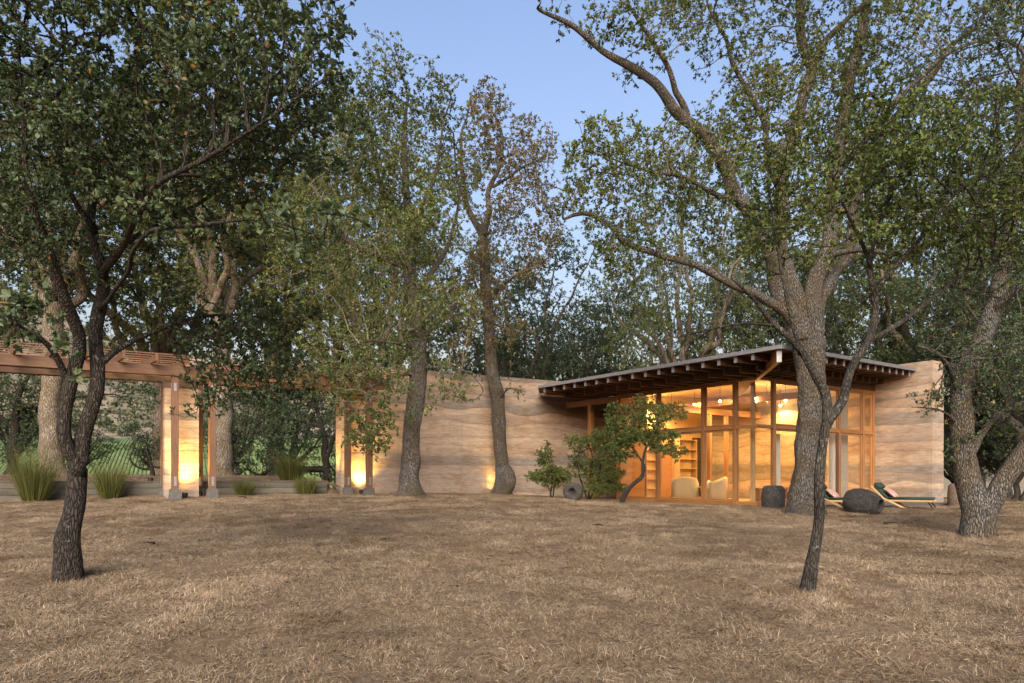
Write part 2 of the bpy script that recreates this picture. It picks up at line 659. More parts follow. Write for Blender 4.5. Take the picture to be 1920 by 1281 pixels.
# ------------------------------------------------------------------ layout shared by several builders
W_DIR = np.array([.866, .5])                 # direction of the long wall and of the pergola
W_BACK = np.array([-.5, .866])               # straight away from it
W_ANG = math.atan2(.5, .866)
WALL0 = np.array([-5.70, 24.9])              # near left corner of the long wall
PER0 = np.array([-9.37, 20.75])               # front post left of the earth pier
PER_D = 1.5                                  # front to back post line
HC = np.array([7.23, 22.0])                  # glass corner of the house
H_ANG = math.atan2(.58, .815)
HR = np.array([math.cos(H_ANG), math.sin(H_ANG)])
HL = np.array([-HR[1], HR[0]])
FLOOR = .86


def hw(r, l, z=0.0):
    p = HC + r * HR + l * HL
    return np.array([p[0], p[1], FLOOR + z])


# ------------------------------------------------------------------ ground
def gz(X, Y, bumps=True):
    X, Y = np.asarray(X, float), np.asarray(Y, float)
    w = sstep(-3, 7, X)
    a = .0525 + (.044 - .0525) * w
    p = -.48 + (-.775 + .48) * w
    lin = -1.6 + a * np.clip(Y, -20, 60)
    k = .10
    h = np.clip(.5 + .5 * (p - lin) / k, 0, 1)
    z = p * (1 - h) + lin * h - k * h * (1 - h)
    # terrace behind the retaining boards
    u = (X - PER0[0]) * W_DIR[0] + (Y - PER0[1]) * W_DIR[1]
    d = (X - PER0[0]) * W_BACK[0] + (Y - PER0[1]) * W_BACK[1] - PER_D
    on = sstep(.18, .42, d) * (1 - sstep(4.9, 5.2, u))
    z = z + on * (.36 + .30 * sstep(.5, 7, d))
    # beyond the house and pergola the land falls away to the valley
    fall = sstep(34, 130, Y + .12 * np.abs(X))
    z = z - 13.0 * fall
    z = EYE + z
    if bumps:
        q = np.stack([X.ravel() * .55, Y.ravel() * .55, np.zeros(X.size)], 1)
        b = vnoise(q) * .035 + vnoise(q * 3.1 + 7) * .018
        z = z + b.reshape(X.shape) * (1 - sstep(20.5, 22, Y) * .6)
    return z


def g1(x, y):
    return float(gz(np.array([x]), np.array([y]))[0])


xs = np.concatenate([[-3000, -1500, -700, -350, -180, -100, -70, -50, -40, -35], np.arange(-30, 30.01, .3), [35, 40, 50, 70, 100, 180, 350, 700, 1500, 3000]])
ys = np.concatenate([[-400, -150, -60, -25, -12, -7], np.arange(-4, 36.01, .3), np.arange(37, 60, 1.5), np.arange(62, 150, 6), [180, 260, 400, 700, 1200, 2500, 5000]])
GX, GY = np.meshgrid(xs, ys)
GZ = gz(GX, GY)
nx_, ny_ = len(xs), len(ys)
ii = np.arange(ny_ - 1)[:, None] * nx_ + np.arange(nx_ - 1)[None, :]
quads = np.stack([ii, ii + 1, ii + nx_ + 1, ii + nx_], -1).reshape(-1, 4)
gnd = link("ground", mesh_np("ground", np.stack([GX.ravel(), GY.ravel(), GZ.ravel()], 1), quads=quads, mat=M['soil'], smooth=True))
tag(gnd, "dry straw coloured meadow floor rising to the house", None, None, "structure")


# ------------------------------------------------------------------ far hillside with scrub and vineyard
def hill_top_row(px):
    return np.interp(px, [-900, -300, 0, 200, 400, 700, 1000, 1500, 2600], [430, 480, 545, 625, 700, 775, 815, 860, 885])


def hill_z(X, Y):
    px = 960 + F * X / np.maximum(Y, 1)
    top = (HOR - hill_top_row(px)) / F * 720.0
    t = np.clip((Y - 300) / 420.0, 0, 1.2)
    low = -11.0 + 27.0 * sstep(140, 300, Y)
    z = low + (top - 16.0) * np.where(t < 1, t ** 1.15, 1 - (t - 1) * 1.5)
    q = np.stack([np.ravel(X) * .012, np.ravel(Y) * .012, np.zeros(np.size(X))], 1)
    z = z + (vnoise(q) * 7 + vnoise(q * 2.7) * 3).reshape(np.shape(X)) * sstep(300, 420, Y)
    return EYE + z


hx = np.linspace(-1, 1, 150)
hy = np.linspace(140, 800, 90)
HXg, HYg = np.meshgrid(hx, hy)
HXX = HXg * (HYg * .95 + 40)
HZ = hill_z(HXX, HYg)
ii = np.arange(89)[:, None] * 150 + np.arange(149)[None, :]
quads = np.stack([ii, ii + 1, ii + 151, ii + 150], -1).reshape(-1, 4)
hill = link("hill", mesh_np("hill", np.stack([HXX.ravel(), HYg.ravel(), HZ.ravel()], 1), quads=quads, mat=M['hill'], smooth=True))
tag(hill, "dry scrubby hillside across the valley", None, None, "structure")


n_b = 3000
by = 300 + 430 * rng.random(n_b) ** .8
bpx = rng.uniform(-350, 800, n_b)
bx = (bpx - 960) / F * by
keep = vnoise(np.stack([bx * .02, by * .02, np.full(n_b, 3.)], 1)) + rng.uniform(-.5, .5, n_b) > -.25
bx, by = bx[keep], by[keep]
n_b = len(bx)
bz = hill_z(bx, by)
size = rng.uniform(1.6, 5.0, n_b)
kf = 60                                        # leafy facets through each bush
dirs = rng.normal(0, 1, (n_b, kf, 3))
dirs /= np.linalg.norm(dirs, axis=2)[:, :, None]
cen = dirs * (rng.random((n_b, kf, 1)) ** .4) * (size[:, None] * np.array([1, 1, .85]))[:, None, :]
cen[:, :, 2] = np.abs(cen[:, :, 2])
tri3 = rng.normal(0, 1, (n_b, kf, 3, 3)) * (size * .20)[:, None, None, None]
allv = cen[:, :, None, :] + tri3 + np.stack([bx, by, bz - .3], 1)[:, None, None, :]
allf = np.arange(n_b * kf * 3).reshape(-1, 3)
tint = np.clip(np.repeat(rng.random(n_b), kf) * .7 + rng.random(n_b * kf) * .4, 0, 1)
scr = link("hillside_scrub", mesh_np("hillside_scrub", allv.reshape(-1, 3), tris=allf, mat=M['scrub'], face_attr=tint))
tag(scr, "grey green scrub scattered over the far hillside", "scrub", None, "stuff")

vv, vf, vt = [], [], []
base_n = 0
for k in range(230):
    off = -240 + k * 1.25
    s = np.arange(0, 165, 5.0)
    X = off + s * -.35 - 20
    Y = 170 + s * .80
    ok = np.ones(len(s), bool)
    Z = hill_z(X, Y)
    wob = vnoise(np.stack([X, Y, np.full(len(X), k * 3.3)], 1) * .9)
    hgt = 1.9 + .5 * wob
    for (dx, hz) in ((-.60, .0), (-.42, .24), (0, .30), (.42, .24), (.60, .0)):
        vv.append(np.stack([X + dx * (1 + .3 * wob), Y, Z + hgt * hz], 1))
    n = len(s)
    i0 = base_n + np.arange(n - 1)
    for c in range(4):
        vf.append(np.stack([i0 + c * n, i0 + c * n + 1, i0 + (c + 1) * n + 1, i0 + (c + 1) * n], 1))
        vt.append(rng.random(n - 1))
    base_n += 5 * n
vy = link("vineyard", mesh_np("vineyard", np.concatenate(vv), quads=np.concatenate(vf), mat=M['vine'], face_attr=np.concatenate(vt)))
tag(vy, "green vineyard rows on the lower slope across the valley", "vineyard", None, "stuff")


# ------------------------------------------------------------------ dry grass (real blades, instanced in patches)
def grass_patch(seed, n, size, lmin, lmax, lay, width):
    r = np.random.default_rng(seed)
    b = np.stack([r.uniform(-size, size, n), r.uniform(-size, size, n), np.full(n, -.008)], 1)
    sw = vnoise(np.stack([b[:, 0] * 3, b[:, 1] * 3, np.full(n, seed * 7.7)], 1)) * 2.6 + seed * 1.3
    az = sw + r.normal(0, .75, n)
    tilt = np.clip(r.normal(lay, .28, n), .1, 1.5)
    ln = r.uniform(lmin, lmax, n)
    d = np.stack([np.cos(az) * np.sin(tilt), np.sin(az) * np.sin(tilt), np.cos(tilt)], 1)
    t2 = np.clip(tilt + r.uniform(.1, .7, n), 0, 1.65)
    az2 = az + r.normal(0, .5, n)
    d2 = np.stack([np.cos(az2) * np.sin(t2), np.sin(az2) * np.sin(t2), np.cos(t2)], 1)
    side = np.stack([-np.sin(az), np.cos(az), r.normal(0, .5, n)], 1)
    side /= np.linalg.norm(side, axis=1)[:, None]
    w = (width * r.uniform(.7, 1.4, n))[:, None]
    m = b + d * (ln * .55)[:, None]
    t = m + d2 * (ln * .5)[:, None]
    v = np.stack([b - side * w, b + side * w, m + side * w * .8, m - side * w * .8, t], 1).reshape(-1, 3)
    v[:, 2] = np.maximum(v[:, 2], -.008) + 0
    i = np.arange(n) * 5
    q = np.stack([i, i + 1, i + 2, i + 3], 1)
    tr = np.stack([i + 3, i + 2, i + 4], 1)
    tint = np.clip(r.normal(.5, .24, n), 0, 1)
    return mesh_np("straw_patch", v, tris=tr, quads=q, mat=M['straw'], face_attr=np.concatenate([tint, tint]))


gcol = bpy.data.collections.new("straw_patches")
for s in range(5):
    o = bpy.data.objects.new("straw_patch_%d" % s, grass_patch(s + 1, 2600, .42, .028, .085, 1.30, .0014))
    gcol.objects.link(o)
for s in range(3):
    o = bpy.data.objects.new("straw_tuft_%d" % s, grass_patch(s + 11, 340, .16, .045, .115, .95, .0014))
    gcol.objects.link(o)


def gn_scatter(name, pts, rot, scl, idx, coll):
    me = bpy.data.meshes.new(name)
    me.vertices.add(len(pts))
    me.vertices.foreach_set("co", np.ascontiguousarray(pts, np.float32).ravel())
    a = me.attributes.new("rot", 'FLOAT_VECTOR', 'POINT')
    a.data.foreach_set("vector", np.ascontiguousarray(rot, np.float32).ravel())
    a = me.attributes.new("scl", 'FLOAT_VECTOR', 'POINT')
    a.data.foreach_set("vector", np.ascontiguousarray(scl, np.float32).ravel())
    a = me.attributes.new("idx", 'INT', 'POINT')
    a.data.foreach_set("value", np.ascontiguousarray(idx, np.int32))
    me.update()
    o = link(name, me)
    ng = bpy.data.node_groups.new(name, 'GeometryNodeTree')
    ng.interface.new_socket("Geometry", in_out='INPUT', socket_type='NodeSocketGeometry')
    ng.interface.new_socket("Geometry", in_out='OUTPUT', socket_type='NodeSocketGeometry')
    gi = ng.nodes.new("NodeGroupInput")
    go = ng.nodes.new("NodeGroupOutput")
    ci = ng.nodes.new("GeometryNodeCollectionInfo")
    ci.inputs[0].default_value = coll
    ci.inputs[1].default_value = True
    ci.inputs[2].default_value = True
    ip = ng.nodes.new("GeometryNodeInstanceOnPoints")
    ip.inputs["Pick Instance"].default_value = True
    for nm, dt, sock in (("rot", 'FLOAT_VECTOR', "Rotation"), ("scl", 'FLOAT_VECTOR', "Scale"), ("idx", 'INT', "Instance Index")):
        na = ng.nodes.new("GeometryNodeInputNamedAttribute")
        na.data_type = dt
        na.inputs[0].default_value = nm
        src = [s_ for s_ in na.outputs if s_.enabled and s_.name == "Attribute"][0]
        ng.links.new(src, ip.inputs[sock])
    ng.links.new(gi.outputs[0], ip.inputs["Points"])
    ng.links.new(ci.outputs[0], ip.inputs["Instance"])
    ng.links.new(ip.outputs[0], go.inputs[0])
    md = o.modifiers.new("scatter", 'NODES')
    md.node_group = ng
    return o


pts = []
yy = 3.2
while yy < 33:
    half = .74 * yy + 1.6
    stp = .40 + .010 * yy
    n = int(2 * half / stp)
    X = np.linspace(-half, half, n) + rng.uniform(-.2, .2, n)
    Y = np.full(n, yy) + rng.uniform(-.2, .2, n)
    pts.append(np.stack([X, Y], 1))
    yy += stp
pts = np.concatenate(pts)
# no meadow inside the house
rel = pts - HC
rr, ll = rel @ HR, rel @ HL
inside = (rr > -.25) & (ll > -.25) & (ll < 8.6) & (rr < 7.2)
wrel = pts - WALL0
wd = wrel @ W_BACK
wu = wrel @ W_DIR
behind_wall = (wd > -.3) & (wu > -.3)
pts = pts[~(inside | behind_wall)]
n = len(pts)
idx = rng.integers(0, 5, n)
tuft_spots = np.stack([rng.uniform(-16, 16, 1500), rng.uniform(3.5, 22, 1500)], 1)
tuft_spots = tuft_spots[np.abs(tuft_spots[:, 0]) < .74 * tuft_spots[:, 1] + 1]
kk = vnoise(np.stack([tuft_spots[:, 0] * .5, tuft_spots[:, 1] * .5, np.full(len(tuft_spots), 5.)], 1)) > -.05
tuft_spots = tuft_spots[kk]
foot = []
for (px_, Y_, r_) in ((126, 8.5, .16), (1514, 8.1, .08), (1512, 18.2, .42), (1834, 13.5, .30), (768, 22.0, .33), (940, 26.8, .34)):
    for k_ in range(16):
        a_ = rng.uniform(0, 6.283)
        q_ = r_ * 1.15 + rng.uniform(.03, .30)
        foot.append(((px_ - 960) / F * Y_ + q_ * math.cos(a_), Y_ + q_ * math.sin(a_)))
tuft_spots = np.concatenate([tuft_spots, np.array(foot)])
rel = tuft_spots - HC
tuft_spots = tuft_spots[~((rel @ HR > -.3) & (rel @ HL > -.3))]
allp = np.concatenate([pts, tuft_spots])
allz = gz(allp[:, 0], allp[:, 1])
na_ = len(allp)
eps = .15
sx = (gz(allp[:, 0] + eps, allp[:, 1]) - gz(allp[:, 0] - eps, allp[:, 1])) / (2 * eps)
sy = (gz(allp[:, 0], allp[:, 1] + eps) - gz(allp[:, 0], allp[:, 1] - eps)) / (2 * eps)
sx, sy = np.clip(sx, -.3, .3), np.clip(sy, -.3, .3)
rz = rng.uniform(0, 6.283, na_)
# tilt with the slope, applied in the patch's own turned frame
rot = []
for a_, b_, c_ in zip(sx, sy, rz):
    nrm = Vector((-a_, -b_, 1)).normalized()
    q = Vector((0, 0, 1)).rotation_difference(nrm) @ Matrix.Rotation(c_, 3, 'Z').to_quaternion()
    e = q.to_euler()
    rot.append((e.x, e.y, e.z))
rot = np.array(rot)
ss = rng.uniform(.85, 1.2, na_)
scl = np.stack([ss, ss, ss * rng.uniform(.7, 1.25, na_)], 1)
idx = np.concatenate([idx, rng.integers(5, 8, len(tuft_spots))])
gr = gn_scatter("dry_grass", np.stack([allp[:, 0], allp[:, 1], allz], 1), rot, scl, idx, gcol)
tag(gr, "mown dry straw grass covering the whole meadow", "grass", None, "stuff")

# fallen oak leaves, too many to count
nl = 9000
lx = rng.uniform(-1, 1, nl)
ly = 3.6 + 19 * rng.random(nl) ** 1.3
lx = lx * (.72 * ly + .8)
kk = vnoise(np.stack([lx * .45, ly * .45, np.full(nl, 9.)], 1)) + rng.uniform(-.6, .6, nl) > -.1
lx, ly = lx[kk], ly[kk]
rel = np.stack([lx, ly], 1) - HC
kk = ~((rel @ HR > -.3) & (rel @ HL > -.3))
lx, ly = lx[kk], ly[kk]
nl = len(lx)
c0 = np.stack([lx, ly, gz(lx, ly) + rng.uniform(.015, .05, nl)], 1)
a0 = rng.uniform(0, 6.283, nl)
d0 = np.stack([np.cos(a0), np.sin(a0), rng.normal(0, .3, nl)], 1)
s0 = np.stack([-np.sin(a0), np.cos(a0), rng.normal(0, .3, nl)], 1)
sz = rng.uniform(.011, .024, nl)[:, None]
lv = np.stack([c0 - d0 * sz, c0 + s0 * sz * .55 + [0, 0, .008], c0 + d0 * sz, c0 - s0 * sz * .55 + [0, 0, .008]], 1).reshape(-1, 3)
i0 = np.arange(nl) * 4
lt = np.concatenate([np.stack([i0, i0 + 1, i0 + 2], 1), np.stack([i0, i0 + 2, i0 + 3], 1)])
tn = rng.random(nl)
lit = link("leaf_litter", mesh_np("leaf_litter", lv, tris=lt, mat=M['litter'], face_attr=np.concatenate([tn, tn])))
tag(lit, "brown fallen oak leaves strewn over the dry grass", "leaf litter", None, "stuff")
# ------------------------------------------------------------------ rammed earth walls
EARTH = [(.63, .49, .365), (.58, .45, .34), (.43, .365, .30), (.68, .53, .39), (.37, .325, .275), (.61, .46, .335), (.66, .51, .375), (.50, .405, .315)]


def earth_wall(name, label, loc, ang, length, thick, height, n_lift, seed, group=None, wave=.05, cols=None):
    r = np.random.default_rng(seed)
    root = empty(name, loc, ang)
    tag(root, label, "earth wall", group)
    nc = cols or max(6, int(length / .22))
    x = np.linspace(0, length, nc)
    hs = r.uniform(.6, 1.4, n_lift)
    hs = np.cumsum(hs) / hs.sum() * height
    prev = np.zeros(nc)
    for k in range(n_lift):
        if k == n_lift - 1:
            cur = np.full(nc, height)
        else:
            q = np.stack([x * r.uniform(.35, .8), np.full(nc, k * 5.1 + seed), np.zeros(nc)], 1)
            cur = hs[k] + wave * vnoise(q) * 1.3 + wave * .35 * vnoise(q * 3.1)
            cur = np.maximum(cur, prev + .03)
        o = r.uniform(-.006, .006)
        v, f = [], []
        for yv in (0.0 - o, thick + o):
            v += [np.stack([x, np.full(nc, yv), prev], 1), np.stack([x, np.full(nc, yv), cur], 1)]
        v = np.concatenate(v)
        i = np.arange(nc - 1)
        a, b, c, d = i, i + nc, i + 2 * nc, i + 3 * nc
        f = np.concatenate([np.stack([a, a + 1, b + 1, b], 1), np.stack([c + 1, c, d, d + 1], 1),
                            np.stack([b, b + 1, d + 1, d], 1), np.stack([a + 1, a, c, c + 1], 1)])
        e = nc - 1
        f = np.concatenate([f, [[2 * nc, 0, nc, 3 * nc], [e, 2 * nc + e, 3 * nc + e, nc + e]]])
        lm = mesh_np("earth_layer", v, quads=f, mat=M['earth'])
        la = lm.attributes.new("lift", 'FLOAT', 'POINT')
        la.data.foreach_set("value", np.tile(np.repeat([0.0, 1.0], nc), 2).astype(np.float32))
        ob = link("earth_layer", lm, root)
        c = np.array(EARTH[int(r.integers(0, len(EARTH)))]) * r.uniform(.9, 1.08) * np.array([.77, .775, .785])
        ob.color = (c[0], c[1], c[2], 1)
        prev = cur
    return root


wall_len = 15.3
earth_wall("rammed_earth_wall", "long tan rammed earth wall running from the pergola to the house",
           (WALL0[0], WALL0[1], EYE - .90), W_ANG, wall_len, .6, .90 + 3.87, 19, 4, wave=.13)
p = hw(6.42, 7.6, -.3)
earth_wall("rammed_earth_wall", "short tan rammed earth wall ending the house on the right",
           (p[0], p[1], p[2]), H_ANG - math.pi / 2, 9.55, -.0 + .75, 4.61 + .3, 16, 9, wave=.15)
_k = (341 - 960) / F
_b = PER0 + W_BACK * .50
pc = _b + W_DIR * ((_k * _b[1] - _b[0]) / (W_DIR[0] - _k * W_DIR[1]))
earth_wall("rammed_earth_pier", "narrow rammed earth pier lit from below between pergola posts",
           (pc[0] - W_DIR[0] * .45, pc[1] - W_DIR[1] * .45, EYE - .62), W_ANG, .90, .5, .62 + 2.87, 15, 21, wave=.02, cols=8)

# ------------------------------------------------------------------ pergola
per = empty("pergola", (PER0[0], PER0[1], EYE - .5), W_ANG)
tag(per, "long redwood pergola with slatted top left of the earth wall", "pergola")
ZB = 2.876 + .5                       # underside of the main beams above the empty


def post(x, y, zg):
    pb = .22
    po = beam("post", per, (x, y, zg + pb), (x, y, ZB + .27), .185, .185, M['wood_red'])
    MB().frustum(.17, .128, 0, pb + .01 - (-.15)).build("footing", M['concrete'], per, (x, y, zg - .15))
    for (dz, hh) in ((.22, .26), (ZB - zg - pb - .30, .22)):
        br = MB()
        br.box(dz - hh / 2, dz + hh / 2, -.035, .035, .0935, .0995)
        br.box(dz - hh / 2, dz + hh / 2, -.035, .035, -.0995, -.0935)
        br.box(dz - hh / 2, dz + hh / 2, .0935, .0995, -.035, .035)
        br.box(dz - hh / 2, dz + hh / 2, -.0995, -.0935, -.035, .035)
        br.build("bracket", M['steel'], po)


def per_u(px, y):
    """position along the pergola line at depth offset y, seen at column px"""
    k = (px - 960) / F
    bx_, by_ = PER0 + W_BACK * y
    return (k * by_ - bx_) / (W_DIR[0] - k * W_DIR[1])


front_x = [per_u(328, 0), per_u(398, 0), per_u(692, 0)]
back_x = [per_u(308, PER_D), per_u(374, PER_D), per_u(652, PER_D)]
for x in front_x:
    post(x, 0, .02)
for x in back_x:
    post(x, PER_D, .02)
x_end = per_u(735, 0)
for y in (0, PER_D):
    for off in (-.125, .125):
        x0 = -9.5
        for x1 in (-4.6, front_x[1] - .3, x_end):
            beam("beam", per, (x0 + .004, y + off, ZB + .14), (x1, y + off, ZB + .14), .055, .28, M['wood_red'])
            x0 = x1
xr = -9.2
RD = np.array([.12, -.993])          # rafters lean a little to the right as they come forward
while xr < x_end - .25:
    a = (xr - RD[0] * (PER_D + .85), -RD[1] * (PER_D + .85), ZB + .28 + .09)
    b = (xr + RD[0] * .85, RD[1] * .85, ZB + .28 + .09)
    beam("rafter", per, a, b, .07, .18, M['wood_red'])
    xr += .78
ys_ = np.arange(-.78, PER_D + .8, .40)
for y in ys_:
    x0 = -9.4
    for x1 in (-4.3, .9, x_end + .15):
        sh = -y * RD[0] * .9
        beam("slat", per, (x0 + sh + .004, y, ZB + .28 + .18 + .02), (x1 + sh, y, ZB + .28 + .18 + .02), .04, .028, M['wood_red'], .003)
        x0 = x1

# ------------------------------------------------------------------ retaining boards
rw0 = PER0 + W_BACK * (PER_D + .16)
rw = empty("retaining_wall", (rw0[0], rw0[1], EYE - .5), W_ANG)
tag(rw, "low weathered board retaining wall along the pergola back", "retaining wall")
for row in range(3):
    z = -.10 + row * .18
    x0 = -9.5 + (row % 2) * .9
    while x0 < 4.6:
        x1 = min(x0 + 2.45, 4.75)
        beam("board", rw, (x0 + .006, 0, z + .09), (x1, 0, z + .09), .05, .172, M['wood_grey'])
        x0 = x1
for x in np.arange(-9, 4.7, 1.6):
    beam("stake", rw, (x, .075, -.4), (x, .075, .40), .09, .09, M['wood_grey'])
beam("cap_board", rw, (-9.5, .01, .455), (4.75, .01, .455), .12, .03, M['wood_grey'])


# ------------------------------------------------------------------ uplights
def uplight(loc, aim, energy, label, spot=70, size=.05):
    root = empty("uplight", loc)
    tag(root, label, "uplight", "garden uplights")
    MB().lathe([(.07, -.06), (.075, .0), (.075, .075), (.066, .08), (.06, .06)], 16).build("housing", M['black'], root)
    MB().lathe([(.058, .058), (.058, .064)], 16).build("lens", M['lens'], root)
    ld = bpy.data.lights.new("uplight_beam", 'SPOT')
    ld.energy = energy
    ld.color = (1.0, .57, .13)
    ld.spot_size = math.radians(spot)
    ld.spot_blend = 1.0
    ld.shadow_soft_size = size
    lo = link("uplight_beam", ld, root, (0, 0, .10))
    lo.rotation_euler = (-Vector(aim)).to_track_quat('Z', 'Y').to_euler()
    return root


UP = 85
b2 = pc - W_BACK * .30
uplight((b2[0] + .05, b2[1], g1(*b2) + .07), (.05, .10, 1), UP * 1.3, "warm uplight at the foot of the rammed earth pier front", 100)
q = pc + W_DIR * .62 + W_BACK * .25
uplight((q[0], q[1], g1(*q) + .07), (-.12, -.02, 1), UP * .35, "small uplight on the right side of the rammed earth pier", 90)
q = pc - W_DIR * .72 + W_BACK * 1.2
uplight((q[0], q[1], EYE - .02), (.14, -.03, 1), UP * .25, "small lamp on the retaining wall left of the earth pier", 90)
q = WALL0 + W_DIR * .62 - W_BACK * .24
uplight((q[0], q[1], g1(*q) + .07), (0, .10, 1), UP * 1.2, "warm uplight at the wall foot between the right pergola posts", 110)
q = WALL0 - W_DIR * .28 + W_BACK * .35
uplight((q[0], q[1], g1(*q) + .30), (.10, .05, 1), UP * .35, "small uplight at the left end of the long earth wall", 90)
k_ = (926 - 960) / F
u_ = (k_ * (WALL0[1] - .22 * W_BACK[1]) - (WALL0[0] - .22 * W_BACK[0])) / (W_DIR[0] - k_ * W_DIR[1])
q = WALL0 + W_DIR * u_ - W_BACK * .22
uplight((q[0], q[1], g1(*q) + .07), (0, .10, 1), UP * .16, "uplight half hidden behind the leaning oak trunk at the wall", 80)

# ------------------------------------------------------------------ house
house = empty("glass_house", (HC[0], HC[1], FLOOR), H_ANG)
tag(house, "low modern house with corner glass walls and wide flat roof", "house")
OV = 2.54


def zt(r):
    return 4.06 + .037 * (r + OV)


roof_poly = [(-OV, -OV), (6.40, -1.40), (6.40, 8.30), (-1.16, 9.0), (-OV, 7.26)]
roof = MB().prism(roof_poly, [zt(p[0]) - .05 for p in roof_poly], [zt(p[0]) for p in roof_poly]).build("roof", M['wood_dark'], house)
top = MB().prism([(a * 1.0, b * 1.0) for a, b in roof_poly], [zt(p[0]) + .003 for p in roof_poly], [zt(p[0]) + .02 for p in roof_poly]).build("roofing_sheet", M['metal'], roof)


def fascia(a, b):
    va = (a[0], a[1], zt(a[0]) - .025)
    vb = (b[0], b[1], zt(b[0]) - .025)
    beam("fascia", roof, va, vb, .03, .105, M['metal'])


out = .018
fascia((-OV - out, 7.26), (-OV - out, -OV - out))
fascia((-OV, -OV - out - .014), (6.39, -1.40 - out - .014))
fascia((-OV - .016, 7.27), (-1.17, 9.0))


def joist(p0, p1, tipdir, cap=True, w=.075, h=.18, mat='wood_dark', nm="joist"):
    j = beam(nm, house, p0, p1, w, h, M[mat])
    if cap:
        MB().box(-.022, -.002, -w / 2 - .008, w / 2 + .008, -h / 2 - .008, h / 2 + .004).build("end_cap", M['metal'], j)
    return j


JH = .18
l = 7.05
k = 0
while l > -2.25:
    re = min(.06, l - .10)
    r0 = -OV + .10
    if re - r0 > .25:
        z0, z1 = zt(r0) - .052 - JH / 2, zt(re) - .052 - JH / 2
        joist((r0, l, z0), (re, l, z1), None)
        rb = -1.55
        if re - rb > .2:
            beam("rafter", house, (rb, l, zt(rb) - .052 - JH - .085), (re, l, zt(re) - .052 - JH - .085), .075, .165, M['wood_dark'])
    l -= .545
    k += 1
r = 6.15
while r > -2.1:
    le = min(.06, r - .10)
    lf = -OV + (r + OV) * 1.14 / 8.94 + .10
    if le - lf > .25:
        zc = zt(r) - .052 - JH / 2
        joist((r, lf, zc), (r, le, zc), None)
        lb = lf + .85
        if le - lb > .2:
            beam("rafter", house, (r, lb, zc - JH / 2 - .085), (r, le, zc - JH / 2 - .085), .075, .165, M['wood_dark'])
    r -= .545
# hip beam out to the tip and on into the room
h0, h1 = (-OV + .12, -OV + .12), (3.2, 3.2)
hb = beam("hip_beam", house, (h0[0], h0[1], zt(h0[0]) - .052 - .165), (h1[0], h1[1], zt(h0[0]) - .052 - .165), .11, .33, M['wood_frame'])
MB().box(-.022, -.002, -.06, .06, -.172, .168).build("end_cap", M['metal'], hb)
beam("beam", house, (-2.2, 7.33, zt(-2.2) - .052 - .14), (.1, 7.33, zt(.1) - .052 - .14), .10, .24, M['wood_frame'])
beam("beam", house, (0, 5.80, 3.645), (0, 8.75, 3.645), .13, .21, M['wood_frame'])
# headers over the glass
beam("header", house, (.0, .0, 3.90), (.0, 8.4, 3.90), .11, .24, M['wood_dark'])
beam("header", house, (.06, .0, 3.93), (6.4, .0, 3.93), .11, .30, M['wood_dark'])
# porch post and recess wall
pp = beam("post", house, (0, 7.38, -.2), (0, 7.38, 3.54), .16, .16, M['wood_frame'])
MB().box(3.50, 3.74, -.082, .082, -.088, -.082).build("bracket", M['steel'], pp)

ZR0, ZR1 = 2.28, 2.38
ZTOP = 3.70


def mullion(r, l, w=.11, d=.13):
    o = beam("mullion", house, (r, l, -.02), (r, l, 3.78), d if abs(l) > abs(r) or r == 0 else w, w if r == 0 else d, M['wood_frame'])
    # raised stops either side of the post
    return o


left_l = [.77, 1.99, 3.93, 5.87]
right_r = [.77, 2.45, 4.25, 5.69, 6.34]
for l_ in left_l:
    mullion(0, l_)
for r_ in right_r:
    mullion(r_, 0)
beam("corner_post", house, (.62, .62, -.02), (.62, .62, 3.72), .10, .12, M['wood_pale'])


def rails(p, q, along):
    for (z, h) in ((.04, .12), ((ZR0 + ZR1) / 2, ZR1 - ZR0), (3.74, .085)):
        nm = "sill" if z < 1 else ("transom" if z < 3 else "head_rail")
        beam(nm, house, (p[0], p[1], z), (q[0], q[1], z), .135 if z < 3 else .12, h, M['wood_frame'])


def pane(p, q, z0, z1):
    p, q = Vector((p[0], p[1], 0)), Vector((q[0], q[1], 0))
    d = (q - p).normalized()
    n_ = Vector((-d.y, d.x, 0))
    m = MB()
    m.prism([tuple((p - n_ * .006).xy), tuple((q - n_ * .006).xy), tuple((q + n_ * .006).xy), tuple((p + n_ * .006).xy)], z0, z1)
    g = m.build("pane", M['glass'], house)
    return g


def sash(p, q, z0, z1, w=.055):
    """a thin timber frame round one pane"""
    p, q = Vector((p[0], p[1], 0)), Vector((q[0], q[1], 0))
    d = (q - p).normalized()
    for a, b in ((p + d * w / 2, p + d * w / 2), (q - d * w / 2, q - d * w / 2)):
        beam("sash", house, (a.x, a.y, z0), (b.x, b.y, z1), .05, .05, M['wood_frame'])
    for z in (z0 + w / 2, z1 - w / 2):
        a, b = p + d * w, q - d * w
        beam("sash", house, (a.x, a.y, z), (b.x, b.y, z), .05, w, M['wood_frame'])


segs = [((0, 0), (0, .77), False)]
segs += [((0, a), (0, b), True) for a, b in zip(left_l[:-1], left_l[1:])]
segs += [((0, 0), (.77, 0), False)]
segs += [((a, 0), (b, 0), True) for a, b in zip(right_r[:-1], right_r[1:])]
for p, q, framed in segs:
    vp, vq = Vector((*p, 0)), Vector((*q, 0))
    d = (vq - vp).normalized()
    a = vp + d * (.06 if vp.length > .1 else .008)
    b = vq - d * .06
    for (z0, z1) in ((.105, ZR0 - .003), (ZR1 + .003, ZTOP - .003)):
        if framed:
            sash(a, b, z0, z1)
            ai, bi = a + d * .057, b - d * .057
            pane((ai.x, ai.y), (bi.x, bi.y), z0 + .057, z1 - .057)
        else:
            pane((a.x, a.y), (b.x, b.y), z0, z1)
    rails((a.x - d.x * .0, a.y - d.y * .0), (b.x, b.y), d)
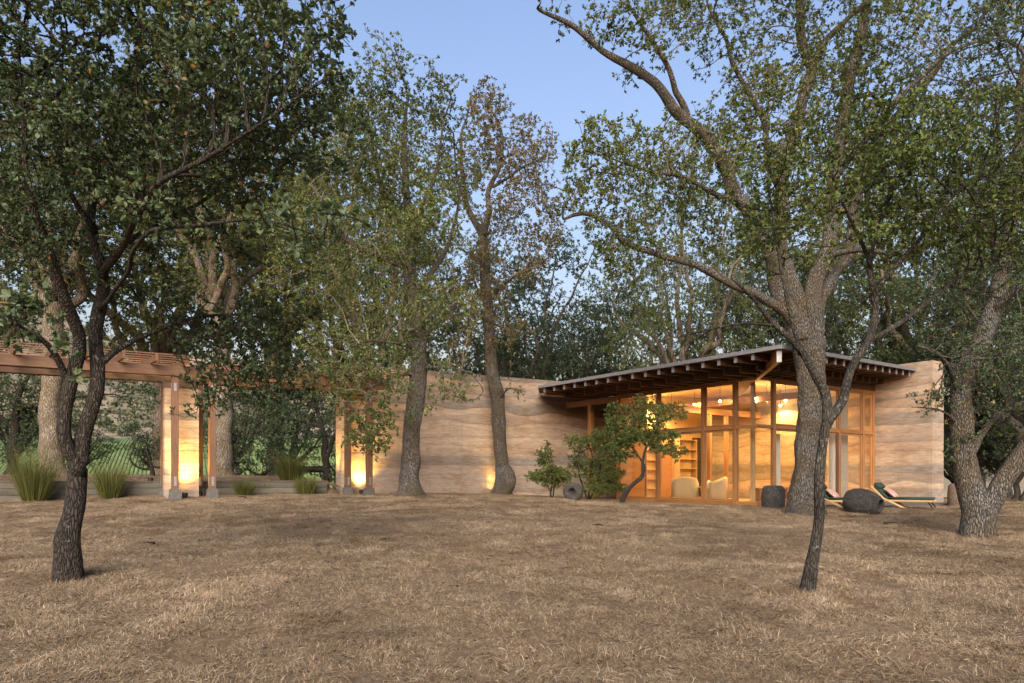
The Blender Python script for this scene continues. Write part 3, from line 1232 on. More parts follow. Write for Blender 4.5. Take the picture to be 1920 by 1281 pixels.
# glazed door in the right face, mid stile
beam("door_stile", house, (3.35, -.01, .10), (3.35, -.01, ZR0), .10, .06, M['wood_maroon'])
beam("door_stile", house, (4.14, -.02, .10), (4.14, -.02, ZR0), .10, .06, M['wood_maroon'])
# floor, plinth, ceiling and inner walls
MB().box(-.12, 6.40, -.12, 7.6, -.6, -.022).build("plinth", M['concrete'], house)
MB().box(.10, 6.40, .10, 7.28, -.018, -.004).build("floor", M['floor'], house)
cp = [(.07, .07), (6.40, .07), (6.40, 7.28), (.07, 7.28)]
MB().prism(cp, [zt(p[0]) - .20 for p in cp], [zt(p[0]) - .18 for p in cp]).build("ceiling", M['plaster'], house)
MB().box(1.40, 6.40, 7.30, 7.42, -.02, zt(1.4) - .06).build("inner_wall", M['plaster'], house)
MB().box(1.28, 1.40, 5.86, 7.42, -.02, zt(1.2) - .06).build("inner_wall", M['wood_maroon'], house)
MB().box(.08, 1.28, 5.84, 5.96, -.02, zt(.1) - .06).build("inner_wall", M['wood_frame'], house)
beam("porch_rail", house, (1.24, 5.97, 2.32), (1.24, 7.9, 2.32), .05, .09, M['wood_frame'])
for z in np.arange(.05, 2.2, .2):
    beam("siding_board", house, (1.262, 5.97, z + .1), (1.262, 7.9, z + .1), .03, .19, M['wood_maroon'])
beam("tie_beam", house, (.1, 4.6, 3.28), (6.4, 4.6, 3.28), .12, .22, M['wood_frame'])
beam("tie_beam", house, (3.4, .1, 3.55), (3.4, 7.28, 3.55), .12, .22, M['wood_frame'])
beam("inner_post", house, (3.4, 4.6, 0), (3.4, 4.6, 3.17), .13, .13, M['wood_frame'])
beam("inner_post", house, (4.35, 4.6, 0), (4.35, 4.6, 3.17), .13, .13, M['wood_frame'])
MB().box(3.55, 4.32, 7.262, 7.298, 0, 2.15).build("inner_door", M['wood_frame'], house)
MB().box(5.55, 6.36, 7.27, 7.298, .05, 2.5).build("dark_panel", M['dark_pane'], house)

# ------------------------------------------------------------------ things inside


def bookcase(r0, r1, z1, label):
    b = hw(r0, 7.28)
    root = empty("bookcase", b, H_ANG)
    tag(root, label, "bookcase", "bookcases at the back of the room")
    w = r1 - r0
    for x in (.015, w - .015):
        beam("side_panel", root, (x, -.15, 0), (x, -.15, z1), .03, .30, M['wood_pale'])
    n = int(round(z1 / .37))
    for i in range(n + 1):
        beam("shelf", root, (.031, -.15, .03 + i * (z1 - .06) / n), (w - .031, -.15, .03 + i * (z1 - .06) / n), .30, .03, M['wood_pale'])
    MB().box(.031, w - .031, -.012, -.004, .0, z1).build("back_panel", M['wood_pale'], root)


bookcase(2.55, 3.35, 2.3, "narrow empty bookcase seen through the leaves of the small tree")
bookcase(4.42, 5.50, 2.4, "wide empty bookcase behind the cream armchair")


def armchair(loc, rz, label):
    root = empty("armchair", loc, rz)
    root.scale = (1.1, 1.1, 1.12)
    tag(root, label, "armchair", "cream armchairs behind the glass")
    # curved back and arms in one shell, open to +x
    m = MB()
    n = 15
    rings = []
    for i in range(n):
        a = math.radians(-118 + 236 * i / (n - 1))
        ca, sa = -math.cos(a), math.sin(a)
        sq = (abs(ca) ** 4 + abs(sa) ** 4) ** -.25
        ro, ri = .40 * sq, .30 * sq
        h = .60 + .16 * max(0, math.cos(a))
        n0 = len(m.v)
        m.v += [(ro * ca, ro * sa, .0), (ro * ca * 1.03, ro * sa * 1.03, h - .05), (ro * ca * .95, ro * sa * .95, h), (ri * ca * 1.05, ri * sa * 1.05, h), (ri * ca, ri * sa, h - .05), (ri * ca, ri * sa, .0)]
        rings.append(n0)
    for a, b in zip(rings[:-1], rings[1:]):
        for k in range(6):
            m.f.append((a + k, a + (k + 1) % 6, b + (k + 1) % 6, b + k))
    m.f.append(tuple(rings[0] + k for k in range(5, -1, -1)))
    m.f.append(tuple(rings[-1] + k for k in range(6)))
    m.build("shell", M['cream_fabric'], root, smooth=True)
    s = MB().lathe([(.0, .0), (.30, .0), (.33, .03), (.33, .10), (.30, .135), (.0, .14)], 20)
    s.build("seat_cushion", M['cream_fabric'], root, (.08, 0, .30), smooth=True)
    MB().lathe([(.0, .0), (.25, .0), (.25, .29), (.0, .29)], 18).build("base", M['cream_fabric'], root, (.06, 0, .004))
    return root


c1 = P(1283, 930, 26.6)
ac1 = armchair((c1[0], c1[1], FLOOR), H_ANG + .9, "cream armchair seen from behind beside the bookcase")
c2 = P(1338, 930, 26.2)
ac2 = armchair((c2[0], c2[1], FLOOR), H_ANG + 2.4, "cream armchair with a white cushion behind the glass")
cu = MB().lathe([(.02, -.05), (.15, -.035), (.19, 0), (.15, .035), (.02, .05)], 4)
cuo = cu.build("cushion", M['white_fabric'], None, (c2[0] - .12, c2[1] + .14, FLOOR + .58), (1.2, .3, .6), smooth=True)
tag(cuo, "white square cushion leaning in the cream armchair", "cushion")
c3 = P(1308, 930, 27.0)
st = empty("side_table", (c3[0], c3[1], FLOOR))
tag(st, "small round pale table between the two cream armchairs", "table")
MB().lathe([(.2, .46), (.21, .48), (.2, .5)], 20).build("table_top", M['wood_pale'], st)
MB().lathe([(.03, .02), (.03, .458)], 10).build("stem", M['wood_pale'], st)
MB().lathe([(.14, .0), (.13, .019)], 16).build("base", M['wood_pale'], st)
cd = MB().lathe([(.045, .0), (.045, .14)], 12).build("candle", M['white_fabric'], None, (c3[0], c3[1], FLOOR + .503))
tag(cd, "white candle on the small round table", "candle")
# writing desk and curtains behind the right face
dk = hw(2.1, 1.25)
desk = empty("bench", (dk[0], dk[1], FLOOR), H_ANG)
tag(desk, "long wooden bench behind the glass beside the stone drum", "bench")
MB().box(-.55, 1.0, -.2, .2, .42, .48).build("bench_top", M['wood_frame'], desk)
for x in (-.5, .92):
    MB().box(x, x + .05, -.18, .18, .0, .419).build("leg", M['wood_frame'], desk)


def curtain(r0, r1, l, z1, mat, label, folds):
    root = hw(r0, l)
    n = folds * 6
    w = r1 - r0
    x = np.linspace(0, w, n)
    y = .045 * np.sin(np.linspace(0, folds * 2 * math.pi, n))
    v = np.concatenate([np.stack([x, y, np.full(n, .05)], 1), np.stack([x, y * .8, np.full(n, z1)], 1),
                        np.stack([x, y + .006, np.full(n, .05)], 1), np.stack([x, y * .8 + .006, np.full(n, z1)], 1)])
    i = np.arange(n - 1)
    q = np.concatenate([np.stack([i, i + 1, i + n + 1, i + n], 1), np.stack([i + 2 * n + 1, i + 2 * n, i + 3 * n, i + 3 * n + 1], 1)])
    o = link("curtain", mesh_np("curtain", v, quads=q, mat=M[mat], smooth=True), None, root, (0, 0, H_ANG))
    tag(o, label, "curtain", "curtains behind the right glass wall")


curtain(4.42, 4.95, .45, 3.55, 'white_fabric', "white curtain drawn behind the glass right of the door", 5)
curtain(5.05, 5.55, .45, 3.55, 'grey_fabric', "grey curtain behind the glass near the right earth wall", 5)
curtain(1.55, 1.95, .6, 2.2, 'white_fabric', "pale narrow curtain just left of the big oak trunk", 4)


# ------------------------------------------------------------------ lamps in the house
LAMPS = [(1174, 770, "warm bulb behind the small tree nearest the porch"),
         (1221, 766, "warm bulb showing dimly through the small tree leaves"),
         (1259, 762, "warm bulb just right of the small tree crown"),
         (1302, 758, "warm bulb left of the middle mullion"),
         (1350, 752, "warm bulb in the pane left of the glass corner"),
         (1416, 747, "warm bulb above the pale corner post"),
         (1438, 747, "left one of two close warm bulbs at the glass corner"),
         (1447, 748, "right one of two close warm bulbs at the glass corner"),
         (1473, 750, "large warm bulb left of the big oak trunk"),
         (1546, 778, "warm bulb between the big oak and the slender trunk"),
         (1581, 760, "upper one of two warm bulbs right of the slender trunk"),
         (1580, 771, "lower one of two warm bulbs right of the slender trunk")]
lamp_obs = []
LE = 25.0
for (px, py, lab) in LAMPS:
    zr = 2.84 if py < 775 else 2.45
    Y = zr * F / (HOR - py)
    p = P(px, py, Y)
    d2 = p[:2] - HC
    r_, l_ = float(d2 @ HR), float(d2 @ HL)
    r_, l_ = min(max(r_, .35), 6.1), min(max(l_, .35), 5.6 if r_ < 1.5 else 7.0)
    p = hw(r_, l_, zr + EYE - FLOOR)
    root = empty("ceiling_lamp", p)
    tag(root, lab, "lamp", "warm bulbs under the ceiling")
    zc = FLOOR + zt(r_) - .20 - p[2]
    MB().lathe([(.008, .05), (.008, max(zc, .08))], 8).build("stem", M['black'], root)
    MB().lathe([(.02, .02), (.028, .05), (.02, .07)], 10).build("socket", M['black'], root)
    MB().lathe([(.004, -.045), (.028, -.034), (.037, -.008), (.022, .02)], 12).build("bulb", M['bulb'], root, smooth=True)
    if px in (1416, 1438, 1473):          # bare bulbs near the corner also light the eaves
        ld = bpy.data.lights.new("lamp_glow", 'POINT')
        ld.energy = LE * .16
    else:
        ld = bpy.data.lights.new("lamp_glow", 'SPOT')
        ld.energy = LE
        ld.spot_size = math.radians(172)
        ld.spot_blend = .35
    ld.color = (1.0, .57, .19)
    ld.shadow_soft_size = .04
    link("lamp_glow", ld, root, (0, 0, -.13))
# ------------------------------------------------------------------ tree generator
def resample(poly, step):
    """Catmull-Rom through (x,y,z,r) points, about one node per step"""
    p = np.asarray(poly, float)
    q = np.vstack([2 * p[0] - p[1], p, 2 * p[-1] - p[-2]])
    out = []
    for i in range(1, len(q) - 2):
        seg = np.linalg.norm(q[i + 1, :3] - q[i, :3])
        n = max(1, int(round(seg / step)))
        for k in range(n):
            t = k / n
            out.append(.5 * ((2 * q[i]) + (-q[i - 1] + q[i + 1]) * t + (2 * q[i - 1] - 5 * q[i] + 4 * q[i + 1] - q[i + 2]) * t * t
                             + (-q[i - 1] + 3 * q[i] - 3 * q[i + 1] + q[i + 2]) * t ** 3))
    out.append(q[-2])
    return np.array(out)


class Tree:
    """limbs laid out by hand, branches grown by space colonisation, then skinned with tubes and leaves"""
    def __init__(self, seed, step=.22):
        self.r = np.random.default_rng(seed)
        self.seed = seed
        self.pos, self.par, self.minr, self.grow = [], [], [], []
        self.step = step

    def limb(self, poly, growable=True, wig=1.0, attach=True):
        pts = resample(poly, self.step)
        n = len(pts)
        q = np.stack([np.arange(n) * self.step * 1.3, np.full(n, self.seed * 3.7 + len(self.pos)), np.zeros(n)], 1)
        amp = (.07 + pts[:, 3] * .35) * wig * np.minimum(1, np.arange(n) / 3.0)
        for c in range(3):
            pts[:, c] += vnoise(q + c * 17.3) * amp * (.4 if c == 2 else 1)
        if self.pos and attach:
            d = np.linalg.norm(np.array(self.pos) - pts[0, :3], axis=1)
            prev = int(np.argmin(d))
        else:
            prev = -1
        for k, p in enumerate(pts):
            self.pos.append(p[:3].copy())
            self.par.append(prev)
            self.minr.append(p[3])
            g = growable if isinstance(growable, bool) else k >= growable * n
            self.grow.append(g)
            prev = len(self.pos) - 1

    def colonise(self, att, infl=2.0, kill=.36, max_nodes=7000, iters=220, jit=.25, droop=0.0, keepdir=.35):
        r, D = self.r, self.step
        A = np.asarray(att, float)
        pos = np.array(self.pos)
        g = np.array(self.grow)
        gi = np.where(g)[0]
        near = np.full(len(A), -1)
        dist = np.full(len(A), 1e9)

        def upd(idx):
            for s in range(0, len(idx), 400):
                ch = idx[s:s + 400]
                d = np.linalg.norm(A[:, None, :] - P_[ch][None], axis=2)
                k = d.argmin(1)
                dm = d[np.arange(len(A)), k]
                b = dm < dist
                dist[b] = dm[b]
                near[b] = ch[k[b]]
        P_ = pos
        upd(gi)
        par, minr = list(self.par), list(self.minr)
        kids = {}
        first = len(pos)
        for it in range(iters):
            keep = dist > kill
            A, near, dist = A[keep], near[keep], dist[keep]
            act = dist < infl * (1 + .02 * max(0, 25 - it))
            if not act.any() or len(P_) > max_nodes:
                break
            ids, inv = np.unique(near[act], return_inverse=True)
            dv = (A[act] - P_[near[act]]) / dist[act][:, None]
            s = np.zeros((len(ids), 3))
            np.add.at(s, inv, dv)
            s /= np.linalg.norm(s, axis=1)[:, None] + 1e-9
            pd = np.zeros_like(s)
            for q, i in enumerate(ids):
                if par[i] >= 0 and i >= first:
                    pd[q] = P_[i] - P_[par[i]]
            pd /= np.linalg.norm(pd, axis=1)[:, None] + 1e-9
            d = s + keepdir * pd + r.normal(0, jit, s.shape)
            d[:, 2] -= droop
            d /= np.linalg.norm(d, axis=1)[:, None] + 1e-9
            new = P_[ids] + d * D * r.uniform(.8, 1.2, len(ids))[:, None]
            bad = []
            n0 = len(P_)
            okn = []
            for q, i in enumerate(ids):
                c = kids.get(i, 0)
                if c >= 3:
                    bad.append(i)
                    continue
                kids[i] = c + 1
                okn.append(q)
            if bad:
                far = np.isin(near, bad) & act
                A, near, dist = A[~far], near[~far], dist[~far]
            if not okn:
                if not bad:
                    break
                continue
            new = new[okn]
            for q in okn:
                par.append(int(ids[q]))
                minr.append(0.0)
            P_ = np.vstack([P_, new])
            upd(np.arange(n0, len(P_)))
        self.P, self.par_f, self.min_f, self.first = P_, np.array(par), np.array(minr), first
        return self

    def radii(self, tip=.0055, power=2.35):
        n = len(self.P)
        acc = np.zeros(n)
        nk = np.zeros(n, int)
        for i in range(n - 1, -1, -1):
            if acc[i] == 0:
                acc[i] = tip ** power
            p = self.par_f[i]
            if p >= 0:
                acc[p] += acc[i]
                nk[p] += 1
        rad = acc ** (1 / power)
        self.nk = nk
        m = self.min_f
        self.rad = np.where(m > 0, m, np.minimum(rad, .16))
        for i in range(n):                        # a branch is never thicker than what carries it
            p = self.par_f[i]
            if p >= 0 and self.rad[i] > self.rad[p] * .95 and m[i] == 0:
                self.rad[i] = self.rad[p] * .9
        return self

    def skin(self, sides_max=14, thick=.045, base_z=None, flare=.5, fine=1.0):
        """tubes along chains; returns (trunk mesh arrays, branch mesh arrays)"""
        P_, par, rad = self.P, self.par_f, self.rad
        n = len(P_)
        best = np.full(n, -1)
        for i in range(n):
            p = par[i]
            if p >= 0 and (best[p] < 0 or rad[i] > rad[best[p]]):
                best[p] = i
        starts = [i for i in range(n) if par[i] < 0 or best[par[i]] != i]
        bins = {True: ([], [], 0), False: ([], [], 0)}
        out = {True: [[], [], 0], False: [[], [], 0]}
        for s in starts:
            chain = [s]
            while best[chain[-1]] >= 0:
                chain.append(best[chain[-1]])
            pts = P_[chain]
            rr = rad[chain]
            if par[s] >= 0:
                pts = np.vstack([P_[par[s]], pts])
                rr = np.concatenate([[min(rad[par[s]] * .9, rr[0] * 1.25)], rr])
            if len(pts) < 2:
                continue
            rm = rr.max()
            big = rm > thick
            if big:
                st = max(.05, min(.14, rm * .35)) * fine
                q = resample(np.column_stack([pts, rr]), st)
                pts, rr = q[:, :3], np.maximum(q[:, 3], .003)
            ns = 3 if rm < .012 else 4 if rm < .022 else 6 if rm < .05 else 9 if rm < .11 else sides_max if rm < .25 else int(sides_max * 1.8)
            d = np.gradient(pts, axis=0)
            d /= np.linalg.norm(d, axis=1)[:, None] + 1e-9
            u = np.zeros_like(d)
            a = np.array([1., 0, 0]) if abs(d[0, 0]) < .8 else np.array([0, 1., 0])
            a = a - d[0] * a.dot(d[0])
            u[0] = a / np.linalg.norm(a)
            for i in range(1, len(d)):
                a = u[i - 1] - d[i] * u[i - 1].dot(d[i])
                u[i] = a / (np.linalg.norm(a) + 1e-9)
            w = np.cross(d, u)
            ang = np.arange(ns) * 2 * math.pi / ns
            ring = u[:, None, :] * np.cos(ang)[None, :, None] + w[:, None, :] * np.sin(ang)[None, :, None]
            R_ = np.repeat(rr[:, None], ns, 1)
            if big:
                nn = vnoise((pts[:, None, :] * 1.9 + ring * .9 + self.seed).reshape(-1, 3)).reshape(len(pts), ns)
                n2 = vnoise((pts[:, None, :] * np.array([7, 7, 4.]) + ring * 2.2 + self.seed).reshape(-1, 3)).reshape(len(pts), ns)
                n3 = vnoise((pts[:, None, :] * np.array([2, 2, 2.5]) + ring * np.array([6, 6, 1]) * (rm / .3) ** .5 + self.seed).reshape(-1, 3)).reshape(len(pts), ns)
                R_ = R_ * (1 + .13 * nn + .07 * n2 + .06 * n3)
                if base_z is not None and par[s] < 0:
                    hh = pts[:, 2] - base_z
                    lob = 1 + .35 * np.cos(ang * 4 + self.seed)[None, :] * np.exp(-np.maximum(hh, 0) / .25)[:, None]
                    R_ = R_ * (1 + flare * np.exp(-np.maximum(hh, 0) / .28)[:, None] * lob)
            v = pts[:, None, :] + ring * R_[:, :, None]
            v = v.reshape(-1, 3)
            i = np.arange(len(pts) - 1)[:, None] * ns
            j = np.arange(ns)[None, :]
            j2 = (j + 1) % ns
            f = np.stack([i + j, i + j2, i + ns + j2, i + ns + j], -1).reshape(-1, 4)
            o = out[big]
            o[0].append(v)
            o[1].append(f + o[2])
            o[2] += len(v)
        return {k: (np.concatenate(o[0]), np.concatenate(o[1])) if o[0] else None for k, o in out.items()}

    def leaves(self, per, lsize, max_rad=.013, twig=.16, bias=(0, 0, .25), near=False, only=None, clump=.8, width=.52):
        """short twigs with leaves at the thin ends; returns leaf and twig arrays"""
        r = self.r
        P_, rad, par = self.P, self.rad, self.par_f
        ids = np.where((rad < max_rad) & (np.arange(len(P_)) >= self.first))[0]
        if only is not None:
            ids = ids[only(P_[ids])]
        # uneven density: clumps and bare stretches
        dn = vnoise(P_[ids] * clump + self.seed)
        cnt = np.maximum(0, np.round(per * (1 + .9 * dn) + r.uniform(-.5, .5, len(ids)))).astype(int)
        tips = self.nk[ids] == 0
        cnt = cnt + tips * max(1, int(per * .6))
        base = np.repeat(ids, cnt)
        n = len(base)
        d0 = P_[base] - P_[np.maximum(par[base], 0)]
        d0 /= np.linalg.norm(d0, axis=1)[:, None] + 1e-9
        dr = r.normal(0, 1, (n, 3))
        dr /= np.linalg.norm(dr, axis=1)[:, None]
        td = d0 * .6 + dr * .9 + np.array(bias)
        td /= np.linalg.norm(td, axis=1)[:, None]
        off = twig * r.uniform(.15, 1.0, n)[:, None]
        b = P_[base] - d0 * (self.step * r.random(n))[:, None]
        # group leaves into sprays: k leaves per twig end
        k = 7
        tipp = b + td * off
        B = np.repeat(tipp, k, 0) + np.repeat(td, k, 0) * (r.uniform(-.5, .1, n * k) * lsize)[:, None]
        ld = np.repeat(td, k, 0) * .7 + r.normal(0, .75, (n * k, 3))
        ld /= np.linalg.norm(ld, axis=1)[:, None]
        nn = r.normal(0, .7, (n * k, 3)) + np.array([0, 0, .8])
        sd = np.cross(ld, nn)
        sd /= np.linalg.norm(sd, axis=1)[:, None] + 1e-9
        nn = np.cross(sd, ld)
        L = (lsize * r.uniform(.65, 1.25, n * k))[:, None]
        Wd = L * width * r.uniform(.8, 1.2, n * k)[:, None] * .5
        m = n * k
        tint = np.clip(np.repeat(.45 + .28 * vnoise(tipp * .9 + 31), k) + r.normal(0, .17, m), 0, .97)
        yel = r.random(m) < .012
        tint[yel] = 1.0
        if near:
            cup = nn * L * .10
            v = np.stack([B, B + ld * L * .30 + sd * Wd * .85 + cup, B + ld * L * .68 + sd * Wd + cup, B + ld * L,
                          B + ld * L * .68 - sd * Wd + cup, B + ld * L * .30 - sd * Wd * .85 + cup], 1).reshape(-1, 3)
            i = np.arange(m) * 6
            q = np.concatenate([np.stack([i, i + 1, i + 2, i + 3], 1), np.stack([i, i + 3, i + 4, i + 5], 1)])
            lf = (v, None, q, np.concatenate([tint, tint]))
        else:
            cup = nn * L * .12
            v = np.stack([B, B + ld * L * .52 + sd * Wd + cup, B + ld * L, B + ld * L * .52 - sd * Wd + cup], 1).reshape(-1, 3)
            i = np.arange(m) * 4
            t = np.concatenate([np.stack([i, i + 1, i + 2], 1), np.stack([i, i + 2, i + 3], 1)])
            lf = (v, t, None, np.concatenate([tint, tint]))
        # twig stems: thin three sided spikes
        w = .0028
        s1 = np.cross(td, np.array([.3, .5, .8]))
        s1 /= np.linalg.norm(s1, axis=1)[:, None] + 1e-9
        s2 = np.cross(td, s1)
        tv = np.stack([b + s1 * w, b - s1 * w * .5 + s2 * w * .87, b - s1 * w * .5 - s2 * w * .87, tipp], 1).reshape(-1, 3)
        i = np.arange(n) * 4
        tf = np.concatenate([np.stack([i, i + 1, i + 3], 1), np.stack([i + 1, i + 2, i + 3], 1), np.stack([i + 2, i, i + 3], 1)])
        return lf, (tv, tf)

    def build(self, name, label, cat, base, bark, leaf, per=3, lsize=.06, sides=14, group=None, near=False, twig=.16, fine=1.0, flare=.5,
              max_rad=.013, only=None, clump=.8, twigbark=None, tip=.0055, width=.57):
        self.radii(tip)
        base = np.asarray(base, float)
        root = empty(name, base)
        tag(root, label, cat, group)
        sk = self.skin(sides_max=sides, base_z=base[2], flare=flare, fine=fine)
        if sk[True]:
            v, f = sk[True]
            link("trunk", mesh_np("trunk", v - base, quads=f, mat=M[bark], smooth=True), root)
        lf, tw = None, None
        if per > 0:
            lf, tw = self.leaves(per, lsize, max_rad, twig, near=near, only=only, clump=clump, width=width)
        vs, fs, ts = [], None, None
        if sk[False]:
            v, f = sk[False]
            nb = len(v)
            if tw is not None:
                v = np.vstack([v, tw[0]])
            link("branches", mesh_np("branches", v - base, tris=None if tw is None else tw[1] + nb, quads=f, mat=M[twigbark or bark], smooth=True), root)
        if lf is not None:
            v, t, q, tint = lf
            link("crown", mesh_np("crown", v - base, tris=t, quads=q, mat=M[leaf], face_attr=tint), root)
            self.n_leaf = len(tint) // 2
        return root


TK = .84
DENS = 5.4


def lobes(r, spec):
    """attractor points inside ellipsoid lobes given as (px, py, Y, rx px, ry px, depth radius m, count)"""
    out = []
    for (px, py, Y, rx, ry, rd, n) in spec:
        n = int(n * DENS)
        c = P(px, py, Y)
        sc_ = np.array([rx * Y / F, rd, ry * Y / F])
        m = int(np.clip(n / 34, 4, 34))
        # ragged crown: the lobe is a cloud of smaller clumps with gaps between them
        e = r.normal(0, 1, (m, 3))
        e /= np.linalg.norm(e, axis=1)[:, None]
        cc = e * (r.random(m) ** .45 * 1.02)[:, None]
        cr = r.uniform(.22, .44, m)
        w = cr ** 2.2
        pick = r.choice(m, n, p=w / w.sum())
        d = r.normal(0, 1, (n, 3))
        d /= np.linalg.norm(d, axis=1)[:, None]
        out.append(c + (cc[pick] + d * (cr[pick] * r.random(n) ** (1 / 2.4))[:, None]) * sc_)
    return np.concatenate(out)


def LP(*pts):
    """limb through pixels: (px, py, Y, radius)"""
    return [(*P(a, b, c), d) for a, b, c, d in pts]


def LPa(*pts):
    return [(*P(a, b, c), d * .74) for a, b, c, d in pts]


def LPs(*pts):
    return [(*P(a, b, c), d * .76) for a, b, c, d in pts]


def on_ground(px, Y):
    x = (px - 960) / F * Y
    return np.array([x, Y, g1(x, Y) - .03])


def trunk(px, Y, r, *pts):
    b = on_ground(px, Y)
    pts = [(a, b_, c, d * TK) for a, b_, c, d in pts]
    r = r * TK
    return [(b[0], b[1], b[2] - .12, r), (b[0], b[1], b[2] + .02, r)] + LP(*pts), b


NLEAF = {}

# ---- A: dark two-stemmed oak in the left foreground
T = Tree(1, .14)
tp, base = trunk(126, 8.5, .145, (128, 1040, 8.5, .155), (140, 960, 8.5, .135), (146, 880, 8.5, .12))
T.limb(tp, False, .6)
T.limb(LPa((146, 885, 8.5, .12), (133, 800, 8.45, .105), (138, 720, 8.4, .10), (146, 640, 8.3, .095), (118, 560, 8.0, .08), (90, 470, 7.7, .062), (60, 360, 7.4, .045), (40, 230, 7.2, .03), (30, 100, 7.0, .018)), .5)
T.limb(LPa((150, 870, 8.5, .12), (168, 770, 8.6, .11), (182, 690, 8.6, .105), (186, 600, 8.6, .10), (190, 520, 8.6, .085), (178, 430, 8.5, .07), (190, 330, 8.4, .055), (215, 220, 8.2, .042), (250, 110, 8.0, .03), (280, 0, 7.9, .02)), .4)
T.limb(LPa((128, 715, 8.4, .055), (100, 665, 8.2, .045), (60, 630, 8.0, .036), (0, 600, 7.8, .025), (-70, 560, 7.6, .015)), .3)
T.limb(LPa((190, 680, 8.6, .06), (235, 645, 8.8, .048), (285, 622, 9.0, .038), (350, 600, 9.4, .03), (430, 590, 9.8, .02), (520, 600, 10.3, .012)), .3)
T.limb(LPa((188, 520, 8.6, .06), (215, 470, 8.2, .05), (260, 400, 7.6, .042), (330, 330, 6.9, .034), (420, 270, 6.3, .026), (520, 200, 5.9, .018), (600, 150, 5.7, .012)), .3)
T.limb(LPa((192, 500, 8.6, .05), (260, 440, 8.8, .042), (340, 400, 9.0, .034), (430, 340, 9.2, .025), (540, 250, 9.4, .016), (640, 170, 9.5, .012)), .3)
T.limb(LPa((110, 540, 8.0, .045), (70, 480, 8.4, .035), (20, 420, 8.8, .026), (-60, 360, 9.2, .016)), .3)
T.limb(LPa((180, 440, 8.5, .045), (120, 340, 8.2, .036), (110, 220, 8.0, .028), (130, 90, 7.8, .018)), .3)
T.limb(LPa((186, 580, 8.6, .04), (220, 520, 7.6, .032), (280, 440, 6.4, .026), (380, 420, 5.3, .018), (480, 410, 4.8, .012), (600, 440, 4.6, .008)), .45)
T.limb(LPa((60, 630, 8.0, .025), (30, 600, 6.4, .02), (10, 590, 5.2, .014), (-10, 580, 4.7, .01)), .5)
DENS = 3.4
at = lobes(T.r, [(80, 120, 7.6, 230, 150, 1.9, 520), (330, 90, 7.6, 230, 150, 1.8, 560), (520, 130, 7.0, 150, 130, 1.3, 300), (180, 280, 7.6, 220, 120, 1.7, 420),
                 (430, 260, 7.6, 170, 110, 1.3, 300), (20, 330, 8.2, 140, 110, 1.4, 230), (560, 30, 6.4, 120, 70, .9, 180), (620, 250, 8.6, 90, 80, .8, 100),
                 (60, 470, 8.2, 130, 80, 1.2, 150), (300, 560, 9.2, 120, 60, .8, 110), (440, 620, 9.8, 125, 60, .9, 380), (470, 690, 9.8, 105, 60, .8, 420), (400, 740, 9.6, 65, 50, .5, 180), (540, 720, 10.2, 60, 40, .6, 140),
                 (250, 380, 5.4, 110, 40, .6, 110), (560, 430, 4.7, 110, 50, .4, 90), (20, 590, 4.8, 80, 45, .4, 70), (130, 650, 4.6, 30, 30, .25, 14),
                 (360, 430, 8.6, 120, 60, .9, 100), (100, -120, 7.4, 300, 120, 2.0, 300), (400, -110, 7.2, 260, 110, 1.8, 260)])
DENS = 5.4
T.colonise(at, infl=1.5, kill=.125, max_nodes=22000, droop=.02)
T.build("oak_tree", "dark two-stemmed oak in the left foreground with low spreading branches", "tree", base, 'bark_dark', 'leaf_dark', per=1.5, lsize=.049, sides=16, near=True,
        twig=.085, fine=.7, clump=1.3, tip=.004, width=.62)
NLEAF['A'] = (T.n_leaf, len(T.P))

# ---- B: slender lichened oak in the right foreground
T = Tree(2, .14)
tp, base = trunk(1514, 8.1, .072, (1520, 1060, 8.1, .068), (1532, 980, 8.1, .066), (1538, 900, 8.1, .064), (1548, 820, 8.1, .06), (1553, 790, 8.1, .058))
T.limb(tp, False, .5)
T.limb(LP((1553, 795, 8.1, .058), (1546, 740, 8.1, .05), (1520, 700, 8.0, .045), (1492, 655, 7.9, .038), (1455, 610, 7.8, .03), (1420, 560, 7.7, .022), (1380, 520, 7.6, .014)), .6)
T.limb(LP((1556, 785, 8.1, .055), (1580, 745, 8.2, .05), (1605, 690, 8.3, .046), (1628, 640, 8.4, .042), (1634, 570, 8.5, .038), (1632, 500, 8.5, .032), (1660, 400, 8.5, .025), (1690, 310, 8.4, .016)), .5)
T.limb(LP((1628, 640, 8.4, .034), (1690, 605, 8.6, .03), (1750, 560, 8.8, .026), (1830, 500, 9.0, .02), (1920, 460, 9.2, .012)), .3)
T.limb(LP((1634, 560, 8.5, .03), (1690, 480, 8.2, .024), (1760, 400, 8.0, .018), (1840, 330, 7.8, .012)), .3)
T.limb(LP((1500, 665, 7.9, .026), (1470, 540, 7.7, .02), (1450, 430, 7.6, .014), (1440, 360, 7.5, .01)), .4)
T.limb(LP((1632, 500, 8.5, .024), (1600, 420, 8.3, .018), (1560, 340, 8.1, .012)), .3)
T.limb(LP((1455, 610, 7.8, .016), (1380, 612, 7.5, .012), (1300, 625, 7.3, .008), (1230, 640, 7.2, .005)), .3)
at = lobes(T.r, [(1480, 350, 7.7, 130, 70, 1.0, 170), (1620, 310, 8.2, 170, 80, 1.2, 300), (1780, 320, 8.2, 150, 90, 1.2, 270), (1880, 420, 8.6, 110, 110, 1.0, 180),
                 (1520, 460, 7.9, 120, 60, .8, 60), (1700, 440, 8.4, 130, 70, .9, 110), (1290, 635, 7.4, 80, 60, .4, 26), (1760, 600, 8.9, 110, 70, .7, 45), (1830, 240, 8, 100, 60, .8, 110)])
T.colonise(at, infl=1.5, kill=.125, max_nodes=12000)
